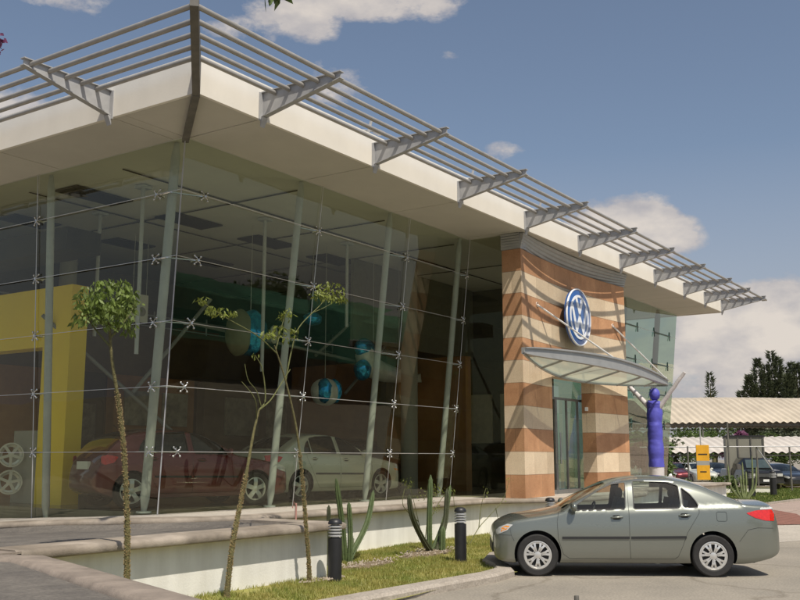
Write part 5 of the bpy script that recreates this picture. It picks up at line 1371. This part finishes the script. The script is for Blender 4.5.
lwl = empty('low_wall', S(730, 49)); tag(lwl, 'long low white wall in front of the far car park', 'wall')
a = S(655, 50); b = S(770, 48.5); d = (b - a).normalized(); nrm_ = V3((-d.y, d.x, 0))
m = MB(); m.obox((a + b) / 2 + V3((0, 0, .17)), (b - a) / 2, nrm_ * .12, (0, 0, .17)); build_in(m, 'wall', m_wall, lwl)
m = MB(); m.obox((a + b) / 2 + V3((0, 0, .37)), (b - a) / 2 + d * .03, nrm_ * .16, (0, 0, .03)); build_in(m, 'coping', m_coping, lwl)
yk = MB(); a = S(772, 56); b = S(860, 54); d = (b - a).normalized(); nrm_ = V3((-d.y, d.x, 0))
yk.obox((a + b) / 2 + V3((0, 0, .08)), (b - a) / 2, nrm_ * .18, (0, 0, .08)); tag(yk.build('painted_kerb', M('ochre_kerb', (.50, .30, .10), .8)), kind='structure')

def corrugated(name, L0, L1, prof, label, mat_top, cols, D0):
    """roof running across the site: prof = [(dep, z), ...] section, waves along the length"""
    r_ = empty(name, site((L0 + L1) / 2, D0)); tag(r_, label, 'carport')
    m = MB(); n = int((L1 - L0) / .09); vs = []; fs = []
    for i in range(n + 1):
        lat = L0 + (L1 - L0) * i / n; wv = (.07 + .03 * noise.noise((lat * .3, 0, D0))) * math.cos(lat * 2 * math.pi / .62) + .12 * noise.noise((lat * .11, D0, 0))
        for dep, z in prof: vs.append(site(lat, dep, z + wv))
    q = len(prof)
    for i in range(n):
        for k in range(q - 1): fs.append((i * q + k, i * q + k + 1, (i + 1) * q + k + 1, (i + 1) * q + k))
    m.add(vs, fs); build_in(m, 'roof', mat_top, r_, smooth=50)
    m = MB(); m2 = []
    for lat in cols:
        for dep, z in (prof[0], prof[-1]):
            c = MB(); p = site(lat, dep + (.4 if dep == prof[0][0] else -.4)); c.tube([p, p + V3((0, 0, z - .1))], .07, 8); build_in(c, 'column', m_darksteel, r_, smooth=50)
    for dep, z in (prof[0], prof[-1]):
        c = MB(); dd = dep + (.3 if dep == prof[0][0] else -.3); c.tube([site(L0, dd, z - .2), site(L1, dd, z - .2)], .06, 6); build_in(c, 'beam', m_darksteel, r_)
    return r_
m_roof_a = M('carport_roof_tan', (.50, .43, .33), .75, var=.14, scale=.5); m_roof_b = M('carport_roof_white', (.55, .50, .44), .75, var=.08, scale=.8)
corrugated('carport', 22, 90, [(84, 4.75), (84.2, 4.9), (87, 5.75), (92, 7.2), (97, 7.6), (102, 6.9), (108, 5.0)], 'tall carport with long tan corrugated roof behind the lower one', m_roof_a, [26, 36, 46, 56, 66, 76, 86], 95)
corrugated('carport', 18, 60, [(72, 2.15), (72.3, 2.25), (74, 2.75), (77, 3.35), (80, 3.2), (82, 2.4)], 'low carport with scalloped whitish corrugated roof over parked cars', m_roof_b, [20, 25, 30, 35, 40, 45, 50], 77)

# truck with grey box
tk = empty('box_truck', site(19.6, 56)); tag(tk, 'truck seen from behind its tall plain grey box, parked beside the black pickup', 'truck')
def sbox(lat0, lat1, d0, d1, z0, z1):
    m = MB(); ps = [site(lat0, d0), site(lat1, d0), site(lat1, d1), site(lat0, d1)]
    m.add([(*p.xy, z0) for p in ps] + [(*p.xy, z1) for p in ps], [(0, 1, 2, 3), (7, 6, 5, 4), (0, 1, 5, 4), (1, 2, 6, 5), (2, 3, 7, 6), (3, 0, 4, 7)]); return m
build_in(sbox(18.55, 20.65, 56, 60.5, .75, 2.92), 'box', M('truck_box', (.24, .23, .18), .6, var=.1, scale=1), tk)
build_in(sbox(18.5, 20.7, 55.95, 60.55, 2.92, 3.02), 'roof', m_trim, tk)
for l_ in (18.57, 19.25, 19.95, 20.6): build_in(sbox(l_ - .03, l_ + .03, 55.93, 55.99, .76, 2.9), 'rail', m_darksteel, tk)
build_in(sbox(18.9, 20.7, 56.2, 63.5, .5, .74), 'chassis', m_trim, tk)
build_in(sbox(18.9, 20.7, 61.6, 63.4, .74, 2.2), 'cab', m_white, tk)
for l_ in (18.95, 20.35):
    for dd in (57.2, 62.6):
        c = MB(); c.lathe([(.0, -.12), (.42, -.12), (.45, 0), (.42, .12), (0, .12)], 20, site(l_ + .14, dd, .45), rgt); build_in(c, 'wheel', m_rubber, tk, smooth=40)

tk.rotation_euler.z = R(-17)
# black pickup facing us
pk = empty('pickup', S(763, 53.5)); tag(pk, 'black pickup facing the camera with pale number plate, behind a far bollard', 'pickup')
k_ = (763 - 400) * 53.5 / 986.7
def lo(prof, name, mat, par=pk, half=.9, tap=None):
    """front-view lofted block: prof = [(depth, z0, z1, half width bottom, half width top)]"""
    m = MB(); vs = []; fs = []
    for dep, z0, z1, h0, h1 in prof:
        ring = [(-h0, z0), (h0, z0), (h0 * 1.02, z0 + (z1 - z0) * .5), (h1, z1 - .05), (h1 - .08, z1), (-h1 + .08, z1), (-h1, z1 - .05), (-h0 * 1.02, z0 + (z1 - z0) * .5)]
        vs += [site(k_ + a_, dep, b_) for a_, b_ in ring]
    q = 8
    for i in range(len(prof) - 1):
        for k in range(q): fs.append((i * q + k, i * q + (k + 1) % q, (i + 1) * q + (k + 1) % q, (i + 1) * q + k))
    fs.append(tuple(range(q))); fs.append(tuple((len(prof) - 1) * q + k for k in range(q - 1, -1, -1)))
    m.add(vs, fs); o = build_in(m, name, mat, par, smooth=35); return o
lo([(53.0, .4, .95, .86, .84), (53.15, .35, 1.08, .9, .86), (54.2, .35, 1.16, .9, .84), (54.3, .35, 1.16, .9, .84), (58, .35, 1.15, .9, .86)], 'body', m_black_paint)
lo([(54.2, 1.1, 1.2, .82, .78), (54.75, 1.1, 1.74, .82, .64), (55.9, 1.1, 1.78, .82, .64), (56.1, 1.1, 1.5, .8, .7)], 'cab', m_black_paint)
m = MB(); m.add([site(k_ - .68, 54.2, 1.22), site(k_ + .68, 54.2, 1.22), site(k_ + .58, 54.66, 1.66), site(k_ - .58, 54.66, 1.66)], [(0, 1, 2, 3)]); build_in(m, 'windscreen', M('windscreen_dark', (.05, .07, .07), .08, var=.3, scale=2), pk)
for s_ in (-1, 1):
    build_in(sbox(k_ + s_ * .66 - .15, k_ + s_ * .66 + .15, 52.96, 53.02, .78, .93), 'headlight', m_clearlens, pk)
    c = MB(); c.lathe([(0, -.1), (.34, -.1), (.36, 0), (.34, .1), (0, .1)], 20, site(k_ + s_ * .78, 53.9, .36), rgt); build_in(c, 'wheel', m_rubber, pk, smooth=40)
    c = MB(); c.lathe([(0, -.1), (.34, -.1), (.36, 0), (.34, .1), (0, .1)], 20, site(k_ + s_ * .78, 57.2, .36), rgt); build_in(c, 'wheel', m_rubber, pk, smooth=40)
build_in(sbox(k_ - .26, k_ + .26, 52.93, 52.97, .50, .62), 'licence_plate', m_white, pk)
build_in(sbox(k_ - .48, k_ + .48, 52.97, 53.0, .74, .92), 'grille', M('grille_grey', (.10, .10, .10), .4, metal=.5), pk)
build_in(sbox(k_ - .88, k_ + .88, 52.88, 52.97, .40, .50), 'bumper', m_trim, pk)

# parked cars at the far side: reuse the saloon shape with its parts
def far_car(P, paint, px, D, label, turn=0):
    p = S(px, D); hv = -fwd_h; ang = math.atan2(-hv.y, -hv.x) + turn
    return make_car('parked_car', P, paint, p, ang, label, 'cars in the far car park', glass=m_dark_car_glass, rims='single', nsp=5, inside=False)
far_P = dict(hatch_P); far_P['n'] = 60
src = far_car(far_P, m_black_paint, 800, 55, 'black car cut by the right edge of the picture, right of the pickup', .15)
def recolor(c, paint):
    for o in [c] + [k for k in kids(c)]:
        if o.type == 'MESH' and o.name.startswith(('body', 'door_handle', 'mirror')):
            o.data = o.data.copy(); o.data.materials[0] = paint
for px, D, paint, lab in [(707, 66, m_silver_paint, 'silver car under the low carport behind the yellow sign'), (686, 67, m_red_paint, 'dark red car under the low carport, nearest the glass wing'),
                          (728, 68, m_black_paint, 'black car under the low carport left of the grey truck box'), (786, 70, m_white_paint, 'white car under the low carport between pickup and right edge car'),
                          (664, 66, m_white_paint, 'white car seen through the far glass wing')]:
    c = copy_tree(src); p = S(px, D); c.location = p; c.rotation_euler.z = math.atan2(fwd_h.y, fwd_h.x) + random.uniform(-.1, .1); c['label'] = lab; recolor(c, paint)

# yellow sign on pole
ys = empty('yellow_sign', S(703, 46)); tag(ys, 'yellow two part sign board with a grey middle band on a thin pole', 'sign')
k_ = (703 - 400) * 46 / 986.7; m_ysign = M('sign_yellow', (.72, .36, .015), .5, var=.12, scale=3)
build_in(sbox(k_ - .3, k_ + .3, 46, 46.06, 1.62, 2.35), 'panel', m_ysign, ys); build_in(sbox(k_ - .3, k_ + .3, 46, 46.06, 1.42, 1.62), 'band', m_grey_panel, ys); build_in(sbox(k_ - .3, k_ + .3, 46, 46.06, .75, 1.42), 'panel', m_ysign, ys)
for l_, ln in ((-.22, .7), (-.16, .5)):
    build_in(sbox(k_ + l_, k_ + l_ + ln * .6, 45.985, 45.995, 1.9 if ln > .6 else 1.1, 1.95 if ln > .6 else 1.14), 'lettering', m_trim, ys)
m = MB(); p = site(k_ - .05, 46.1); m.tube([p, p + V3((0, 0, 3.2))], .03, 8); build_in(m, 'pole', m_steel, ys)

# posts and wire fence
fe = empty('wire_fence', S(720, 51)); tag(fe, 'thin steel post and rail fence in front of the far car park', 'fence')
for px in (688, 729, 757, 790):
    m = MB(); p = S(px, 51); h_ = 3.6 if px == 729 else 2.35; m.tube([p, p + V3((0, 0, h_))], .045, 8); build_in(m, 'post', m_darksteel, fe, smooth=50)
m = MB(); m.tube([S(640, 51.5, 2.3), S(850, 50.5, 2.35)], .03, 6); build_in(m, 'rail', m_steel, fe)
m = MB(); m.tube([S(757, 51, 2.3), S(775, 51, .9)], .03, 6); build_in(m, 'rail', m_steel, fe)

# cactus clump on the far lawn
cc = empty('columnar_cactus', S(742, 41)); tag(cc, 'pale green many armed cactus on the far lawn behind the sedan boot', 'cactus', 'columnar cacti on the lawn')
k_ = (742 - 400) * 41 / 986.7; m_pale_cactus = M('pale_cactus', (.16, .19, .08), .7, var=.3, scale=6)
for dx, top in ((-.55, 1.5), (-.32, .9), (-.1, 1.05), (.12, 1.2), (.38, 1.85), (.52, 1.4), (.0, 1.6)):
    build_in(cactus_arm([site(k_ + dx * .15, 41, .03), site(k_ + dx * .7, 41, .35), site(k_ + dx, 41, .7), site(k_ + dx * 1.1, 41, top)], .055, 5), 'arm', m_pale_cactus, cc, smooth=40)

# trees
def leafy(name, label, loc, h, crown_r, crown_z, n, size, mat, seed, trunk_r=.18, cat='tree', group=None, lumps=9, rz_=1.0):
    t = empty(name, loc); tag(t, label, cat, group); rg = random.Random(seed); base = V3(loc)
    m = MB(); top = base + V3((rg.uniform(-.3, .3), rg.uniform(-.3, .3), crown_z + crown_r * .4)); P = smooth_path([base, base + V3((.1, .05, crown_z * .5)), top]); m.tube(P, taper(P, trunk_r, trunk_r * .3), 8)
    m2 = MB(); cs = []
    for k in range(lumps):
        a = rg.uniform(0, 6.28); e = rg.uniform(-.5, 1); rr = crown_r * rg.uniform(.25, .8)
        c = base + V3((math.cos(a) * rr, math.sin(a) * rr, crown_z + e * (h - crown_z) * .75)); cs.append(c)
        m.tube([base + V3((0, 0, crown_z * .6)), c], [trunk_r * .4, .02], 5)
        q = crown_r * rg.uniform(.3, .55); leaf_quads(m2, c, n // lumps, (q, q, q * .7 * rz_), size, rg, droop=.1, aspect=.6)
    build_in(m, 'trunk', m_bark, t, smooth=50); build_in(m2, 'crown', mat, t, fix=False)
def conifer(label, base, h, w_, seed, n=5200, size=.75, leaders=((0, 0, 1.0),)):
    t = empty('conifer', base); tag(t, label, 'tree', 'conifers behind the carports'); rg = random.Random(seed); base = V3(base)
    m = MB(); m.tube([base, base + V3((0, 0, h * .9))], [.35, .05], 8)
    m2 = MB(); vs = []; fs = []
    for (lx, hh0, f) in leaders:
        for _ in range(int(n / len(leaders))):
            tt = rg.random() ** .8; z = h * f * (.12 + .88 * tt); rmax = w_ * .8 * f * (1 - tt) ** .6 * (.55 + .45 * abs(math.sin(z * 1.7 + lx))) + .15
            a = rg.uniform(0, 6.28); rr = rmax * rg.uniform(.15, 1) ** .6
            if noise.noise((math.cos(a) * 1.6 + lx, math.sin(a) * 1.6, z * .45)) < -.12 and rr > rmax * .45: continue
            c = base + rgt * lx + V3((math.cos(a) * rr, math.sin(a) * rr, z)); d = V3((math.cos(a), math.sin(a), rg.uniform(.2, 1.1))).normalized() * size * rg.uniform(.5, 1.2)
            w2 = d.cross(V3((rg.uniform(-1, 1), rg.uniform(-1, 1), rg.uniform(-1, 1)))).normalized() * size * .16
            k = len(vs); vs += [c - w2, c + w2, c + d]; fs.append((k, k + 1, k + 2))
        if lx: m.tube([base + V3((0, 0, h * .15)), base + rgt * lx + V3((0, 0, h * f * .9))], [.25, .04], 6)
    m2.add(vs, fs); build_in(m, 'trunk', m_bark, t, smooth=50); build_in(m2, 'crown', m_conifer, t, fix=False)
conifer('tall dark conifer with several pointed tops rising over the carport roof', S(777, 150), 18.0, 2.6, 31, 16000, .75, ((0, 0, 1.0), (-2.1, 0, .93), (-3.6, 0, .80), (1.9, 0, .86), (-4.9, 0, .66), (-1.0, 0, .88), (1.0, 0, .95), (3.1, 0, .9), (-2.9, 0, .72)))
conifer('dark conifer cut off by the right edge of the picture', S(802, 146), 16.5, 2.4, 32, 8000, .8, ((0, 0, .95), (1.7, 0, 1.0), (-1.4, 0, .86), (3, 0, .9)))
conifer('small solitary spindly conifer above the carport roof', S(714, 150), 14.6, 1.5, 33, 1100, .7)
for i, (px, D, h_, r_, m_, lab) in enumerate([(690, 122, 5.6, 4.2, m_bush, 'broad bright green tree under the tall carport roof, left one'), (717, 126, 5.8, 3.6, m_bush, 'bright green tree behind the low carport, right of its twin'), (735, 120, 5.4, 1.6, m_purple, 'small tree with pinkish purple blossom between the green trees'),
        (757, 124, 6.0, 3.6, m_conifer, 'dark green tree behind the grey truck box'), (785, 122, 5.6, 3.2, m_bush, 'green tree seen between the two carport roofs at the right'), (803, 125, 5.5, 3.2, m_conifer, 'dark tree at the right end between the carport roofs'),
        (643, 60, 3.4, 1.6, m_bush, 'green tree seen through the far glass wing'), (640, 75, 5.0, 2.8, m_conifer, 'dark bushy tree behind the far glass wing')]):
    leafy('broadleaf_tree', lab, S(px, D), h_, r_, h_ * .5, 2600, .34, m_, 40 + i, group='trees behind the car park')
# planting beside the far wing
for i, (px, D) in enumerate([(676, 47), (690, 47.5), (713, 47), (722, 46.5), (736, 45)]):
    leafy('low_shrub', ['reddish green low shrub next to the air dancer', 'low green shrub left of the yellow sign', 'pale low shrub right of the yellow sign', 'low green shrub before the truck box', 'low bush behind the many armed cactus'][i], S(px, D), .95, .5, .45, 420, .12, [m_purple, m_bush, m_leaf, m_bush, m_leaf][i], 60 + i, .04, 'shrub', 'low shrubs in front of the far fence', 5)

# street side behind the photographer, seen mirrored in the glass
for i, (x, y, h_, r_) in enumerate([(30, -44, 7.5, 4.2), (58, -50, 9, 5), (12, -44, 7, 4), (-6, -34, 7, 4)]):
    leafy('street_tree', ['broad street tree mirrored in the middle of the glass', 'largest street tree mirrored near the stone portal', 'street tree mirrored left of the corner post', 'street tree mirrored in the left glass wall'][i], (x, y, 0), h_, r_, h_ * .55, 3000, .5, m_bush if i % 2 else m_leaf, 80 + i, .25, group='street trees across the road')
hb = empty('green_roofed_hall', (50, -33, 0)); tag(hb, 'long low hall with a green sheet roof mirrored in the showroom glass', 'building')
m = MB(); m.box(10, 90, -37.5, -28, 0, 2.4); build_in(m, 'wall', M('hall_wall', (.30, .27, .22), .8), hb)
m = MB(); m.prism([(-27.3, 2.4), (-38.2, 2.4), (-36, 5.6), (-33, 6.3), (-30, 5.3)], 0, 9, 91); build_in(m, 'roof', M('hall_roof_green', (.10, .27, .15), .6, var=.6, scale=.18), hb)
for k in range(9):
    m = MB(); m.box(14 + k * 8.5, 19 + k * 8.5, -27.99, -27.9, .1, 2.1); build_in(m, 'shutter', M('shutter_dark', (.09, .08, .07), .6), hb)

# blossom twig and leaf at the picture's top edge
bt = empty('blossom_branch', (-9.6, -8.4, 3.35)); tag(bt, 'purple blossoming twig hanging into the top left corner', 'branch')
m = MB(); base = V3((-9.05, -9.21, 3.25)); rg = random.Random(5)
hv = C + (V3((-9.146, -9.211, 3.306)) - C)
m.tube([hv - rgt * .35 + V3((0, 0, .55)), hv - rgt * .12 + V3((0, 0, .2)), hv - rgt * .02 + V3((0, 0, -.02)), hv + V3((0, 0, -.12)) - rgt * .02], [.012, .008, .005, .003], 6)
build_in(m, 'twig', m_bark, bt)
m = MB()
for k in range(10): leaf_quads(m, hv - rgt * rg.uniform(.0, .12) + V3((0, 0, rg.uniform(-.10, .16))), 26, (.035, .05, .035), .025, rg, 0, .8)
build_in(m, 'blossoms', m_purple, bt, fix=False)
lf = empty('leafy_twig', (-8.4, -9.8, 3.6)); tag(lf, 'dark green leaves of an overhanging twig at the top edge', 'branch')
hv = V3((-8.453, -9.905, 3.497))
m = MB(); m.tube([hv + V3((0, 0, .6)), hv + V3((0, 0, .03))], [.008, .004], 6); build_in(m, 'twig', m_bark, lf)
m = MB(); leaf_quads(m, hv + V3((0, 0, .05)), 14, (.035, .04, .03), .07, rg, .2, .45); leaf_quads(m, hv + V3((0, 0, .2)), 20, (.06, .06, .08), .07, rg, .2, .45); build_in(m, 'leaves', m_leaf, lf, fix=False)
